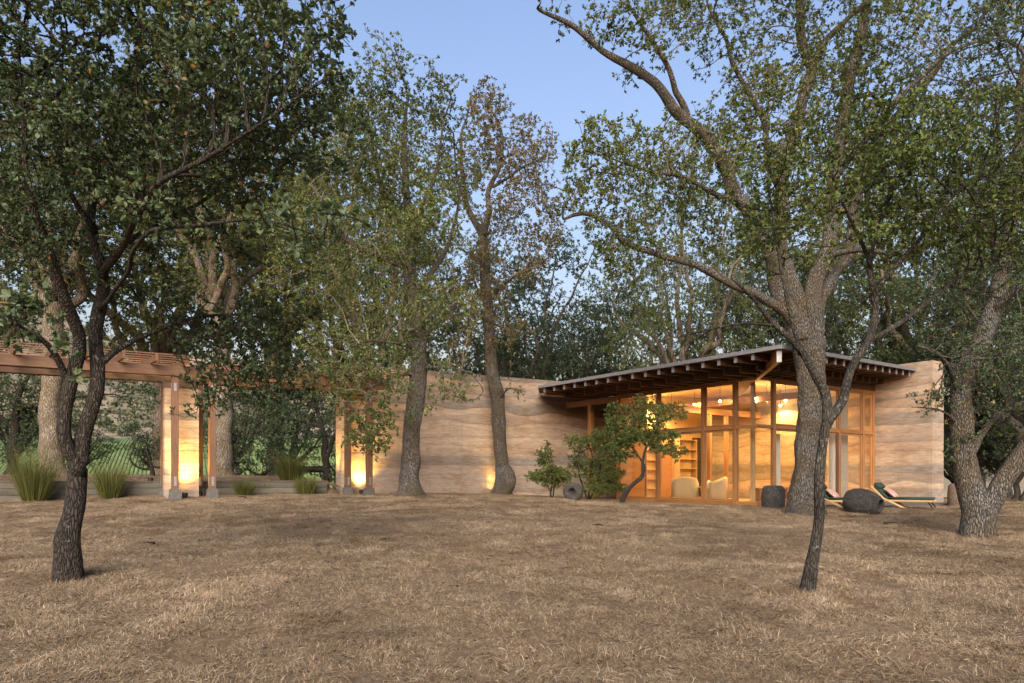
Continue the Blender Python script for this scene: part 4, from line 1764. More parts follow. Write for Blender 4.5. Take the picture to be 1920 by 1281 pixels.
T.build("slender_oak", "slender lichened oak with a thin bent trunk in the right foreground", "tree", base, 'bark_slender', 'leaf_olive', per=1.7, lsize=.046, sides=14, near=True,
        twig=.11, fine=.7, only=lambda p: (HOR - (p[:, 2] - EYE) / p[:, 1] * F) < 540, tip=.004, clump=1.2, width=.5)
NLEAF['B'] = (T.n_leaf, len(T.P))

# ---- C: the big oak in front of the glass
T = Tree(3, .24)
tp, base = trunk(1512, 18.2, .40, (1512, 900, 18.2, .385), (1513, 820, 18.2, .375), (1517, 740, 18.2, .385), (1518, 680, 18.2, .41), (1516, 640, 18.2, .44))
T.limb(tp, False, .5)
T.limb(LPs((1500, 645, 18.1, .24), (1474, 600, 18, .18), (1440, 560, 17.8, .15), (1395, 540, 17.5, .125), (1297, 495, 17, .105), (1193, 463, 16.5, .085), (1150, 420, 16.2, .065), (1100, 400, 16, .06), (1060, 410, 15.8, .035)), .35, 1.6)
T.limb(LPs((1508, 640, 18.1, .32), (1472, 560, 17.9, .27), (1440, 470, 17.6, .24), (1395, 380, 17.3, .21), (1324, 272, 17, .18), (1258, 190, 16.6, .15), (1193, 128, 16.2, .12), (1130, 95, 16, .09), (1060, 45, 15.8, .065), (1000, 15, 15.6, .04)), .45, 1.5)
T.limb(LPs((1512, 630, 18.2, .33), (1482, 540, 18.4, .28), (1470, 430, 18.6, .24), (1468, 330, 18.7, .22), (1490, 245, 18.7, .20), (1512, 140, 18.8, .17), (1502, 40, 18.9, .14), (1495, -80, 19, .10), (1480, -200, 19, .05)), .45, 1.2)
T.limb(LPs((1524, 630, 18.2, .33), (1540, 540, 18.3, .28), (1556, 450, 18.4, .25), (1566, 360, 18.4, .22), (1580, 248, 18.4, .19), (1598, 155, 18.3, .165), (1624, 55, 18.2, .14), (1640, -60, 18.1, .10), (1660, -180, 18, .05)), .45, 1.2)
T.limb(LPs((1528, 600, 18.3, .24), (1575, 500, 18.9, .2), (1600, 400, 19.2, .17), (1640, 290, 19.4, .15), (1700, 200, 19.4, .12), (1770, 110, 19.2, .09), (1830, 40, 19, .06), (1890, -30, 19, .03)), .4, 1.4)
T.limb(LPs((1512, 150, 18.8, .12), (1545, 80, 18.4, .10), (1600, 20, 18, .075), (1660, -30, 17.8, .04)), .3, 1.4)
T.limb(LPs((1466, 360, 18.6, .12), (1440, 300, 18, .10), (1425, 215, 17.7, .085), (1390, 140, 17.4, .07), (1350, 70, 17.2, .05), (1320, 10, 17, .03)), .3, 1.4)
T.limb(LPs((1290, 230, 16.8, .10), (1270, 150, 16.4, .08), (1230, 80, 16.2, .06), (1190, 20, 16, .04), (1170, -60, 16, .02)), .2, 1.5)
T.limb(LPs((1568, 330, 18.4, .10), (1640, 240, 17.6, .085), (1720, 150, 17, .07), (1800, 90, 16.6, .05), (1880, 60, 16.4, .03)), .3, 1.4)
T.limb(LPs((1548, 480, 18.4, .11), (1620, 470, 17.8, .09), (1700, 475, 17.4, .07), (1780, 440, 17, .05), (1860, 430, 16.8, .025)), .3, 1.4)
T.limb(LPs((1570, 330, 18.4, .11), (1620, 180, 20, .09), (1700, 250, 21, .07), (1790, 250, 21.5, .05), (1880, 190, 22, .025)), .3, 1.2)
T.limb(LPs((1395, 385, 17.3, .10), (1340, 360, 16.6, .08), (1270, 330, 16.2, .06), (1210, 320, 16, .04), (1130, 290, 15.8, .02)), .3, 1.5)
at = lobes(T.r, [(1120, 300, 16, 70, 60, 1.5, 190), (1130, 370, 16.3, 80, 45, 1.3, 130), (1215, 300, 16.4, 70, 55, 1.4, 120), (1170, 430, 16.4, 80, 40, 1.2, 90), (1180, 60, 16.2, 110, 70, 1.6, 100), (1070, 20, 15.8, 70, 30, 1.0, 30), (1330, 40, 17, 110, 80, 1.8, 150),
                 (1300, 330, 17, 110, 90, 2.0, 230), (1220, 480, 16.5, 110, 40, 1.2, 70), (1420, 230, 18, 110, 90, 2.2, 210), (1520, 200, 19.5, 110, 120, 2.2, 220), (1500, 40, 18.5, 140, 90, 2.2, 120),
                 (1650, 100, 18.5, 120, 90, 2.2, 120), (1660, 270, 19.5, 120, 80, 2.2, 170), (1800, 60, 18.5, 120, 80, 2.0, 105), (1800, 230, 20, 120, 80, 2.0, 125), (1740, 430, 17.5, 110, 60, 1.6, 90),
                 (1400, -120, 18, 260, 110, 3, 260), (1680, -110, 18, 240, 100, 3, 220), (1400, 440, 17.5, 90, 70, 1.6, 110), (1890, 150, 18, 70, 70, 1.6, 50)])
T.colonise(at, infl=2.6, kill=.205, max_nodes=24000, jit=.3)
T.build("oak_tree", "large many-limbed oak standing before the glass corner of the house", "tree", base, 'bark_grey', 'leaf_olive', twigbark='bark_lichen', flare=.5, per=1.75, lsize=.072, sides=18, twig=.14, fine=.8, max_rad=.016)
NLEAF['C'] = (T.n_leaf, len(T.P))

# ---- D: leaning oak at the right edge with a second stem
T = Tree(4, .2)
tp, base = trunk(1834, 13.5, .29, (1832, 960, 13.5, .275), (1812, 880, 13.5, .25), (1800, 800, 13.5, .225), (1806, 720, 13.6, .215), (1836, 650, 13.7, .20), (1868, 570, 13.9, .185), (1888, 470, 14.1, .165), (1900, 380, 14.2, .145), (1912, 250, 14.3, .11), (1920, 100, 14.4, .07))
T.limb(tp, .62, .6)
T.limb(LP((1846, 985, 13.5, .17), (1858, 930, 13.4, .165), (1885, 880, 13.3, .16), (1925, 830, 13.2, .15), (1990, 770, 13, .13), (2060, 700, 12.8, .10), (2100, 620, 12.6, .06)), .5, .6)
T.limb(LP((1822, 850, 13.5, .07), (1845, 800, 13.9, .06), (1880, 770, 14.3, .05), (1930, 750, 14.6, .035)), .3)
T.limb(LP((1806, 740, 13.6, .06), (1780, 690, 13, .045), (1750, 660, 12.6, .03), (1720, 650, 12.4, .015)), .3)
T.limb(LP((1860, 590, 13.9, .09), (1900, 540, 13.4, .07), (1950, 500, 13, .05), (2020, 470, 12.6, .03)), .3)
T.limb(LP((1885, 480, 14.1, .09), (1830, 420, 13.7, .07), (1770, 380, 13.4, .05), (1700, 350, 13.2, .03)), .3)
T.limb(LP((1800, 800, 13.5, .03), (1770, 770, 13.2, .02), (1730, 765, 13, .012), (1702, 762, 12.9, .006)), False)
at = lobes(T.r, [(1860, 650, 12.8, 90, 60, 1.2, 150), (1900, 740, 13.2, 70, 60, 1.2, 120), (1780, 660, 12.6, 60, 45, .7, 70), (1830, 350, 13.8, 120, 90, 1.6, 190), (1930, 300, 14, 90, 120, 1.6, 170),
                 (1760, 750, 13, 45, 60, .6, 45), (1900, 520, 13.4, 70, 70, 1.2, 100), (1880, 820, 14.2, 60, 50, .8, 60), (1900, 60, 14.2, 130, 120, 2, 180), (1800, 840, 13.4, 40, 40, .5, 22), (2020, 600, 12.8, 120, 160, 1.6, 160)])
T.colonise(at, infl=2.0, kill=.175, max_nodes=15000)
T.build("oak_tree", "leaning oak with a forked base at the right edge", "tree", base, 'bark_grey', 'leaf_dark', flare=.4, per=1.7, lsize=.06, sides=16, twig=.12, fine=.8)
NLEAF['D'] = (T.n_leaf, len(T.P))

# ---- E: upright oak before the earth wall, left
T = Tree(5, .24)
tp, base = trunk(768, 22.0, .33, (770, 880, 22, .31), (772, 800, 22, .30), (782, 720, 22, .305), (786, 640, 22.1, .28), (778, 560, 22.2, .25), (768, 500, 22.3, .22), (770, 430, 22.4, .18), (762, 350, 22.5, .13), (758, 260, 22.6, .085), (765, 180, 22.6, .04))
T.limb(tp, .5, .28)
T.limb(LPs((766, 500, 22.3, .17), (720, 482, 22, .15), (670, 465, 21.6, .125), (620, 420, 21.2, .10), (590, 360, 21, .07), (570, 290, 21, .04)), .25, 1.6)
T.limb(LPs((780, 545, 22.2, .12), (820, 500, 22.6, .10), (850, 440, 22.8, .075), (860, 360, 23, .05), (850, 250, 23, .03)), .25, 1.4)
T.limb(LPs((784, 655, 22.1, .08), (740, 640, 21.4, .065), (690, 640, 21, .05), (650, 660, 20.8, .03)), .2, 1.5)
T.limb(LPs((780, 700, 22.0, .07), (740, 710, 21.2, .055), (700, 730, 20.8, .04), (670, 770, 20.6, .02)), .2, 1.5)
T.limb(LPs((790, 690, 22.0, .06), (830, 690, 21.6, .045), (880, 700, 21.4, .03), (905, 730, 21.4, .015)), .2, 1.5)
T.limb(LPs((766, 440, 22.4, .10), (720, 370, 22.6, .08), (700, 290, 22.8, .06), (690, 200, 22.8, .03)), .25, 1.4)
T.limb(LPs((770, 420, 22.4, .09), (810, 340, 22.2, .07), (830, 260, 22, .045), (840, 180, 22, .025)), .25, 1.4)
at = lobes(T.r, [(760, 170, 22.4, 90, 60, 2.2, 190), (840, 200, 22.4, 45, 60, 1.4, 90), (690, 200, 22.4, 80, 80, 1.8, 170), (640, 300, 21.6, 100, 90, 2.0, 220), (760, 300, 22.2, 110, 90, 2.2, 240), (850, 320, 22.6, 50, 80, 1.6, 120),
                 (600, 420, 21.2, 80, 80, 1.6, 120), (700, 420, 22, 80, 60, 1.8, 100), (830, 440, 22.6, 60, 60, 1.4, 80), (660, 560, 21.4, 90, 80, 1.6, 150), (760, 600, 21.6, 90, 70, 1.2, 80), (850, 580, 22, 55, 70, 1.2, 80),
                 (690, 705, 20.8, 80, 45, .9, 420), (690, 790, 20.7, 60, 55, .8, 260), (640, 720, 20.6, 60, 40, .8, 200), (600, 690, 20.6, 60, 40, .8, 140), (850, 720, 21.4, 60, 40, .7, 55), (800, 760, 21.6, 45, 50, .6, 24), (720, 650, 21, 80, 40, .9, 80), (780, 560, 20.9, 70, 60, .9, 120), (745, 450, 20.8, 80, 60, 1.0, 140), (800, 380, 21, 70, 60, 1.0, 120), (560, 520, 21, 70, 70, 1.2, 100), (600, 640, 20.8, 60, 40, .9, 80)])
T.colonise(at, infl=2.4, kill=.20, max_nodes=20000, jit=.32)
T.build("oak_tree", "tall straight oak in front of the left half of the earth wall", "tree", base, 'bark_grey', 'leaf_olive', twigbark='bark_lichen', flare=.7, per=1.75, lsize=.076, sides=16, twig=.14, fine=.9, max_rad=.016)
NLEAF['E'] = (T.n_leaf, len(T.P))

# ---- F: thinner oak close to the wall, brownish crown
T = Tree(6, .26)
tp, base = trunk(940, 26.8, .32, (941, 890, 26.8, .28), (938, 830, 26.8, .27), (934, 760, 26.8, .29), (922, 690, 26.8, .27), (916, 600, 26.8, .24), (910, 520, 26.8, .22), (905, 445, 26.8, .20))
T.limb(tp, .8, .28)
T.limb(LPs((905, 445, 26.8, .16), (880, 395, 26.8, .13), (865, 330, 26.8, .10), (868, 250, 26.8, .06), (880, 180, 26.8, .03)), .2, 1.2)
T.limb(LPs((908, 440, 26.8, .16), (915, 385, 26.6, .13), (925, 340, 26.6, .11), (940, 270, 26.6, .07), (920, 200, 26.6, .03)), .2, 1.2)
T.limb(LPs((918, 560, 26.8, .10), (960, 520, 26, .08), (1000, 500, 25.6, .06), (1040, 470, 25.4, .035), (1060, 430, 25.4, .02)), .2, 1.6)
T.limb(LPs((912, 600, 26.8, .08), (880, 580, 26.2, .06), (850, 575, 25.8, .035)), .2, 1.4)
T.limb(LPs((925, 350, 26.6, .08), (970, 320, 26.4, .06), (1010, 300, 26.2, .03)), .2, 1.4)
T.limb(LPs((944, 925, 26.6, .30), (954, 905, 26.55, .33), (956, 888, 26.55, .26), (950, 872, 26.6, .10)), False, .4)
T.limb(LPs((936, 745, 26.6, .05), (960, 728, 26.2, .035), (985, 735, 26, .015)), .3, 1.2)
at = lobes(T.r, [(915, 215, 26.6, 38, 50, 1.3, 140), (950, 280, 26.6, 65, 60, 1.9, 230), (1000, 310, 26.4, 50, 55, 1.5, 170), (880, 330, 26.8, 50, 60, 1.4, 90), (970, 400, 26.4, 75, 60, 1.8, 150), (1000, 480, 25.8, 60, 50, 1.2, 90),
                 (930, 500, 26.4, 60, 50, 1.2, 70), (870, 560, 26.2, 45, 50, .9, 60), (960, 600, 26.2, 50, 50, .9, 50), (975, 735, 26, 18, 12, .3, 10), (870, 640, 26, 40, 40, .8, 60), (910, 560, 25.6, 45, 50, .7, 80), (920, 420, 25.6, 60, 60, .9, 120), (1020, 400, 25.8, 40, 60, .9, 80), (880, 690, 25.8, 30, 25, .5, 30)])
T.colonise(at, infl=2.4, kill=.21, max_nodes=14000, jit=.3)
T.build("oak_tree", "thin pale oak with a mossy burl close to the earth wall", "tree", base, 'bark_grey', 'leaf_brown', twigbark='bark_lichen', per=1.5, lsize=.085, sides=14, twig=.16, max_rad=.016)
NLEAF['F'] = (T.n_leaf, len(T.P))
# ------------------------------------------------------------------ background oaks: three kinds built once, then copied and turned
def bg_oak(seed, name, label, bark, leaf, h, spread, fork, r0, n_limb, lsize, nodes, per, low=.35, group="oaks behind the house and wall", lean=0.0):
    T = Tree(seed, .30)
    r = T.r
    tp = [(0, 0, -.3, r0 * 1.05), (0, 0, .1, r0), (lean * .5 + r.normal(0, .1), r.normal(0, .1), fork * .5, r0 * .88), (lean, r.normal(0, .15), fork, r0 * .82)]
    T.limb(tp, False, .8)
    at = []
    for k in range(n_limb):
        az = k * 2.399 + r.uniform(-.3, .3)
        el = r.uniform(.35, 1.25)
        ln = (h - fork) * r.uniform(.75, 1.0)
        d = np.array([math.cos(az) * math.cos(el) * spread / (h - fork), math.sin(az) * math.cos(el) * spread / (h - fork), math.sin(el)])
        b = np.array([lean, 0, fork * r.uniform(.82, 1.0)])
        pts = []
        rr = r0 * r.uniform(.42, .6)
        for t in (0, .25, .5, .75, 1.0):
            q = b + d * ln * t + np.array([0, 0, .12 * ln * t * t]) + r.normal(0, .22, 3) * (t > 0)
            pts.append((*q, rr * (1 - t * .85)))
        T.limb(pts, .3, 1.8)
        tip = np.array(pts[-1][:3])
        for c, s, n in ((tip, .22, 420), (b + d * ln * .7, .20, 330), (b + d * ln * .42 + r.normal(0, .6, 3), .16, 160)):
            v = r.normal(0, 1, (n, 3))
            v /= np.linalg.norm(v, axis=1)[:, None]
            m = 9
            e = r.normal(0, 1, (m, 3))
            e /= np.linalg.norm(e, axis=1)[:, None]
            e *= (r.random(m) ** .45)[:, None]
            cr = r.uniform(.25, .48, m)
            pk = r.integers(0, m, n)
            at.append(c + (e[pk] + v * (cr[pk] * r.random(n) ** (1 / 2.2))[:, None]) * np.array([1.2, 1.2, .8]) * s * (h + spread) * .5)
    at = np.concatenate(at)
    at = at[at[:, 2] > h * low * .6]
    T.colonise(at, infl=2.8, kill=.30, max_nodes=nodes*2, jit=.32)
    o = T.build(name, label, "tree", (0, 0, 0), bark, leaf, per=per, lsize=lsize, sides=12, twig=.16, group=group, max_rad=.017, twigbark=None if leaf == 'leaf_deep' else 'bark_lichen')
    NLEAF[name + str(seed)] = (T.n_leaf, len(T.P))
    return o


kind_a = bg_oak(31, "background_oak", "", 'bark_warm', 'leaf_olive', 16.0, 6.4, 5.0, .42, 10, .097, 8000, 1.7)
kind_b = bg_oak(47, "background_oak", "", 'bark_grey', 'leaf_deep', 12.5, 6.6, 2.6, .38, 11, .097, 8000, 1.6, .2)
kind_c = bg_oak(58, "background_oak", "", 'bark_warm', 'leaf_olive', 17.5, 5.2, 6.8, .40, 9, .097, 8000, 1.7, .3)
kinds = {'a': kind_a, 'b': kind_b, 'c': kind_c}
used = set()
BG = [  # kind, column, depth, scale xyz, turn, label
    ('c', 100, 29.5, (1.1, 1.1, 1.0), .4, "thick pale oak trunk behind the pergola at far left"),
    ('a', -60, 33, (1.0, 1.0, 1.05), 2.1, "oak at the left edge behind the thick pale trunk"),
    ('c', 416, 28.5, (.9, .9, .92), 3.2, "pale oak just right of the lit earth pier"),
    ('a', 300, 37, (1.05, 1.05, 1.1), 5.0, "oak further back between the pale trunk and the pier"),
    ('c', 520, 36, (1.0, 1.0, 1.02), 1.2, "oak behind the middle of the pergola"),
    ('a', 640, 35, (.85, .85, 1.0), 4.1, "oak behind the left end of the long earth wall"),
    ('a', 715, 33, (.72, .72, .95), .9, "oak right behind the wall beside the tall straight oak"),
    ('b', 985, 36, (.95, .95, 1.0), 2.8, "dark wide oak behind the long wall left of the roof"),
    ('b', 1150, 44, (.85, .85, .88), 5.4, "dark oak behind the left end of the roof"),
    ('b', 870, 42, (.85, .85, .80), 4.6, "dark oak behind the wall between the two pale trunks"),
    ('b', 1070, 40, (.85, .85, .88), .2, "dark oak behind the wall top beside the roof end"),
    ('b', 1392, 37, (.75, .75, .85), 1.7, "oak behind the roof left of the big oak"),
    ('a', 1290, 34, (.72, .72, .98), 3.6, "tall oak behind the roof with a pale forked trunk"),
    ('a', 1500, 36, (.8, .8, 1.02), 2.9, "tall oak directly behind the big oak and the roof"),
    ('b', 1640, 35, (.9, .9, .95), .5, "dark oak behind the roof right of the big oak"),
    ('a', 1720, 33, (.85, .85, 1.0), 4.7, "dark trunked oak behind the right end of the roof"),
    ('b', 1830, 31, (.8, .8, .8), 3.9, "dense dark oak right of the short earth wall"),
    ('b', 1935, 27, (.8, .8, .75), 2.2, "dense dark oak at the right edge behind the leaning oak"),
    ('a', 2040, 30, (.9, .9, 1.0), 1.1, "oak beyond the right edge behind the leaning oak"),
    ('b', 1790, 40, (.55, .55, .42), 1.1, "low bushy oak far behind the short earth wall"),
    ('b', 1800, 31, (.36, .36, .34), 5.2, "low dark bush just behind the short earth wall end"),
    ('b', 1905, 30, (.36, .36, .30), 3.0, "low dark bush behind the leaning oak's second stem"),
    ('b', 30, 33, (.42, .42, .40), .9, "low dark bush behind the tallest reed clump"),
    ('b', 150, 36, (.30, .30, .22), 2.4, "low bush beyond the pergola right of the thick pale trunk"),
    ('b', 285, 37, (.26, .26, .20), 3.7, "low bush beyond the pergola left of the lit earth pier"),
    ('b', 445, 34, (.36, .36, .32), 5.0, "low bush beyond the pergola right of the lit earth pier"),
    ('b', 545, 34, (.42, .42, .44), 1.6, "low bush beyond the pergola beside the gnarled oak"),
    ('b', 1890, 37, (.55, .55, .40), 4.4, "low bushy oak far behind the forked oak base"),
]
for (k, px, Y, s, rz, lab) in BG:
    if k in used:
        o = copy_tree(kinds[k])
    else:
        o = kinds[k]
        used.add(k)
    x = (px - 960) / F * Y
    o.location = (x, Y, g1(x, Y) - .05)
    o.scale = s
    o.rotation_euler = (0, 0, rz)
    o["label"] = lab

# ---- gnarled low oak seen under the pergola
T = Tree(71, .22)
bs_ = on_ground(600, 30)
c = lambda px, py, Y, r: (*P(px, py, Y), r)
TK = 1.0
tp, base = trunk(606, 30, .16, (612, 870, 30, .15), (606, 840, 30, .13), (598, 800, 30, .11), (590, 760, 30, .08), (570, 720, 30, .04))
T.limb(tp, .4, 1.4)
T.limb(LP((610, 880, 30, .13), (560, 880, 29.6, .11), (520, 872, 29.4, .09), (490, 890, 29.2, .06), (460, 880, 29, .03)), .3, 1.5)
T.limb(LP((612, 860, 30, .10), (628, 820, 30.2, .09), (640, 780, 30.4, .06), (650, 740, 30.4, .03)), .3, 1.4)
T.limb(LP((600, 800, 30, .08), (560, 790, 29.6, .06), (530, 810, 29.4, .045), (500, 790, 29.2, .03), (470, 800, 29, .015)), .2, 1.8)
at = lobes(T.r, [(590, 730, 30, 90, 50, 1.6, 260), (630, 770, 30, 50, 80, 1.2, 200), (500, 850, 29.2, 80, 45, 1.2, 220), (450, 880, 29, 45, 30, .9, 90), (560, 800, 29.4, 70, 50, 1.2, 150), (630, 870, 30.4, 50, 50, 1, 120), (500, 760, 29.4, 60, 40, 1, 120)])
T.colonise(at, infl=2.0, kill=.3, max_nodes=6000, jit=.35)
T.build("gnarled_oak", "low gnarled oak with twisting limbs seen under the pergola", "tree", base, 'bark_dark', 'leaf_deep', per=2.8, lsize=.085, sides=12, twig=.18)

# ---- leafy oak low behind the pergola at the left
T = Tree(72, .24)
tp, base = trunk(20, 31, .2, (24, 800, 31, .17), (40, 740, 31, .12), (60, 700, 31, .06))
T.limb(tp, .4, 1.4)
T.limb(LP((24, 800, 31, .12), (-20, 760, 30.6, .09), (-60, 720, 30.4, .05)), .2, 1.5)
T.limb(LP((30, 770, 31, .10), (80, 760, 30.2, .07), (140, 745, 29.8, .05), (220, 740, 29.6, .03)), .2, 1.5)
at = lobes(T.r, [(20, 740, 30.6, 90, 50, 1.8, 170), (60, 830, 30.6, 70, 50, 1.4, 130), (-30, 800, 30.6, 80, 60, 1.4, 120), (240, 735, 29.8, 70, 45, 1.2, 140), (150, 770, 29.8, 50, 50, 1.0, 100), (240, 800, 29.6, 60, 35, 1.0, 90)])
T.colonise(at, infl=2.4, kill=.3, max_nodes=6000, jit=.35)
T.build("background_oak", "low leafy oak under the pergola at the left edge", "tree", base, 'bark_dark', 'leaf_deep', per=2.6, lsize=.085, sides=12, twig=.18)

# ---- bare shrub left of the lit pier
T = Tree(73, .12)
tp, base = trunk(285, 27, .06, (284, 870, 27, .05), (276, 845, 27, .04))
T.limb(tp, True, 1.2)
T.limb(LP((284, 880, 27, .05), (262, 878, 26.8, .04), (248, 860, 26.6, .03), (255, 840, 26.6, .02)), True, 1.5)
T.limb(LP((284, 875, 27, .05), (305, 876, 27, .035), (322, 872, 27, .02)), True, 1.5)
at = lobes(T.r, [(275, 835, 27, 34, 34, .6, 70), (255, 850, 26.8, 25, 30, .5, 40)])
T.colonise(at, infl=1.2, kill=.15, max_nodes=700, jit=.4)
T.build("bare_shrub", "leafless twisting shrub left of the lit earth pier", "shrub", base, 'bark_dark', 'leaf_deep', per=0, sides=8, tip=.008)


# ------------------------------------------------------------------ shrubs before the porch
def shrub(seed, px, Y, stems, lob, name, label, leaf, per, lsize, twig=.12, kill=.085, nodes=5000, tip=.0045, bark='bark_dark'):
    T = Tree(seed, .075)
    b = on_ground(px, Y)
    first = True
    for st in stems:
        pl = [(b[0], b[1], b[2] - .05, st[0][3])] + LP(*st)
        T.limb(pl, .35 if len(pl) > 3 else True, 1.0, attach=not first)
        first = False
    T.colonise(lobes(T.r, lob), infl=1.0, kill=kill, max_nodes=nodes, jit=.35)
    o = T.build(name, label, "shrub", b, bark, leaf, per=per, lsize=lsize, sides=8, twig=twig, flare=.1, tip=tip, width=.5)
    NLEAF[name + str(seed)] = (T.n_leaf, len(T.P))
    return o


shrub(81, 1035, 24.3, [[(1035, 900, 24.3, .03), (1030, 870, 24.3, .02), (1022, 845, 24.3, .01)], [(1045, 905, 24.2, .025), (1062, 885, 24.2, .015)], [(1025, 905, 24.2, .02), (1005, 900, 24.1, .01)]],
      [(1022, 852, 24.3, 20, 28, .4, 130), (1020, 890, 24.2, 32, 26, .5, 150), (1055, 895, 24.2, 30, 20, .4, 90)], "shrub", "small leafy shrub against the long earth wall", 'leaf_olive', 2.2, .058)
shrub(82, 1105, 24.6, [[(1108, 900, 24.6, .035), (1110, 860, 24.6, .025), (1100, 830, 24.6, .012)], [(1120, 895, 24.5, .03), (1130, 850, 24.4, .015)], [(1090, 900, 24.5, .025), (1078, 860, 24.4, .012)], [(1110, 905, 24.4, .02), (1150, 900, 24.2, .012)]],
      [(1085, 830, 24.4, 24, 20, .4, 110), (1118, 835, 24.6, 36, 24, .5, 150), (1145, 820, 24.4, 26, 28, .4, 110), (1110, 870, 24.4, 45, 26, .5, 170), (1130, 905, 24.3, 40, 26, .5, 150)], "shrub", "dense shrub in front of the porch post", 'leaf_olive', 2.2, .058, nodes=6500)
shrub(83, 1166, 21.6, [[(1170, 925, 21.6, .06), (1185, 905, 21.6, .055), (1203, 892, 21.6, .05), (1207, 865, 21.6, .042), (1212, 840, 21.6, .035), (1225, 815, 21.6, .022), (1240, 790, 21.6, .012)],
                       [(1178, 915, 21.6, .05), (1205, 880, 21.6, .035), (1190, 850, 21.6, .028), (1175, 810, 21.6, .018), (1170, 780, 21.6, .01)]],
      [(1185, 775, 21.6, 42, 28, .6, 150), (1235, 785, 21.6, 40, 30, .6, 150), (1170, 815, 21.6, 28, 26, .5, 80), (1245, 830, 21.6, 36, 22, .5, 100), (1210, 820, 21.6, 40, 22, .5, 90), (1215, 752, 21.6, 28, 12, .3, 40), (1270, 775, 21.5, 24, 20, .4, 60), (1150, 790, 21.7, 22, 24, .4, 70), (1150, 850, 21.8, 26, 30, .4, 80), (1265, 850, 21.5, 22, 18, .3, 40)],
      "small_tree", "small manzanita tree with a leaning forked stem before the bookcases", 'leaf_olive', 1.5, .066, kill=.10, nodes=6000)

# ------------------------------------------------------------------ reed clumps along the retaining boards


def reeds(px, d, n, h, spread, seed, label):
    r = np.random.default_rng(seed)
    b0 = PER0 + W_BACK * (PER_D + d)
    k = (px - 960) / F
    b0 = b0 + W_DIR * ((k * b0[1] - b0[0]) / (W_DIR[0] - k * W_DIR[1]))
    b = np.array([b0[0], b0[1], g1(*b0) - .02])
    az = r.uniform(0, 6.283, n)
    rad = spread * .28 * np.sqrt(r.random(n))
    p0 = np.stack([rad * np.cos(az), rad * np.sin(az), np.full(n, -.03)], 1)
    tl = np.abs(r.normal(0, .22, n)) + .5 * rad / spread
    ln = h * r.uniform(.55, 1.08, n)
    d = np.stack([np.cos(az) * np.sin(tl), np.sin(az) * np.sin(tl), np.cos(tl)], 1)
    t2 = tl + r.uniform(0, .35, n)
    d2 = np.stack([np.cos(az) * np.sin(t2), np.sin(az) * np.sin(t2), np.cos(t2)], 1)
    m = p0 + d * (ln * .55)[:, None]
    t = m + d2 * (ln * .45)[:, None]
    a2 = r.uniform(0, 6.28, n)
    s = np.stack([np.cos(a2), np.sin(a2), np.zeros(n)], 1) * .0045
    v = np.stack([p0 - s, p0 + s, m + s * .8, m - s * .8, t], 1).reshape(-1, 3)
    i = np.arange(n) * 5
    tint = np.clip(r.normal(.5, .25, n), 0, 1)
    root = empty("reed_clump", b)
    tag(root, label, "reed clump", "reed clumps along the retaining wall")
    link("stems", mesh_np("stems", v, tris=np.stack([i + 3, i + 2, i + 4], 1), quads=np.stack([i, i + 1, i + 2, i + 3], 1), mat=M['reed'], face_attr=np.concatenate([tint, tint])), root)


reeds(64, -.35, 900, 1.7, .95, 1, "tallest reed clump at the far left of the retaining wall")
reeds(206, -.30, 700, 1.25, .8, 2, "tall upright reed clump left of the lit earth pier")
reeds(459, -.25, 700, .62, .7, 3, "low reed clump right of the lit earth pier")
reeds(574, -.25, 800, .72, .8, 4, "low reed clump nearest the long earth wall")
reeds(545, 3.2, 900, 1.2, 1.2, 5, "yellowish green reed clump standing behind the retaining wall")


# ------------------------------------------------------------------ carved stones
def stone(name, label, prof, px, py_base, Y, axis, mat, jit=.03, seed=1, roll=(0, 0, 0), lift=0.0, smooth=True):
    b = on_ground(px, Y)
    o = MB().lathe(prof, 36, jit, seed).build(name, M[mat], None, (b[0], b[1], b[2] + lift - .05), roll, smooth)
    tag(o, label, "stone", "carved stones around the house")
    return o


stone("stone_drum", "dark upright stone drum before the glass corner", [(.0, .0), (.24, .0), (.29, .06), (.305, .25), (.31, .40), (.29, .58), (.25, .66), (.20, .69), (.0, .70)], 1450, 953, 20.3, None, 'lava', .02, 3)
# jar on its side, mouth towards the viewer's right
jar = [(.0, .0), (.18, .005), (.27, .05), (.335, .18), (.36, .34), (.35, .52), (.31, .68), (.25, .80), (.19, .87), (.17, .885), (.15, .87), (.145, .80), (.14, .60), (.0, .58)]
jb = on_ground(1600, 18.9)
jo = MB().lathe(jar, 40, .018, 5).build("stone_jar", M['lava'], None, (jb[0] - .12, jb[1] + .15, jb[2] + .32), (0, 0, 0), True)
jo.rotation_euler = Vector((.60, -.78, -.12)).to_track_quat('Z', 'Y').to_euler()
jo.scale = (.97, .97, 1.02)
tag(jo, "large dark stone jar lying on its side with a round mouth", "stone", "carved stones around the house")
js = on_ground(1078, 22.6)
jo2 = MB().lathe([(.0, .0), (.24, .0), (.29, .06), (.30, .17), (.28, .28), (.20, .34), (.12, .33), (.105, .26), (.10, .16), (.0, .15)], 32, .03, 8).build("stone_basin", M['lava'], None, (js[0], js[1] + .1, js[2] + .26), (0, 0, 0), True)
jo2.rotation_euler = Vector((-.35, -.93, .08)).to_track_quat('Z', 'Y').to_euler()
tag(jo2, "small hollow stone tipped on its side under the shrubs", "stone", "carved stones around the house")
stone("stone_drum", "brown stone drum in the shade behind the leaning oak", [(.0, .0), (.24, .0), (.27, .08), (.28, .4), (.26, .68), (.20, .75), (.0, .77)], 1796, 950, 22.5, None, 'brown_stone', .02, 6)


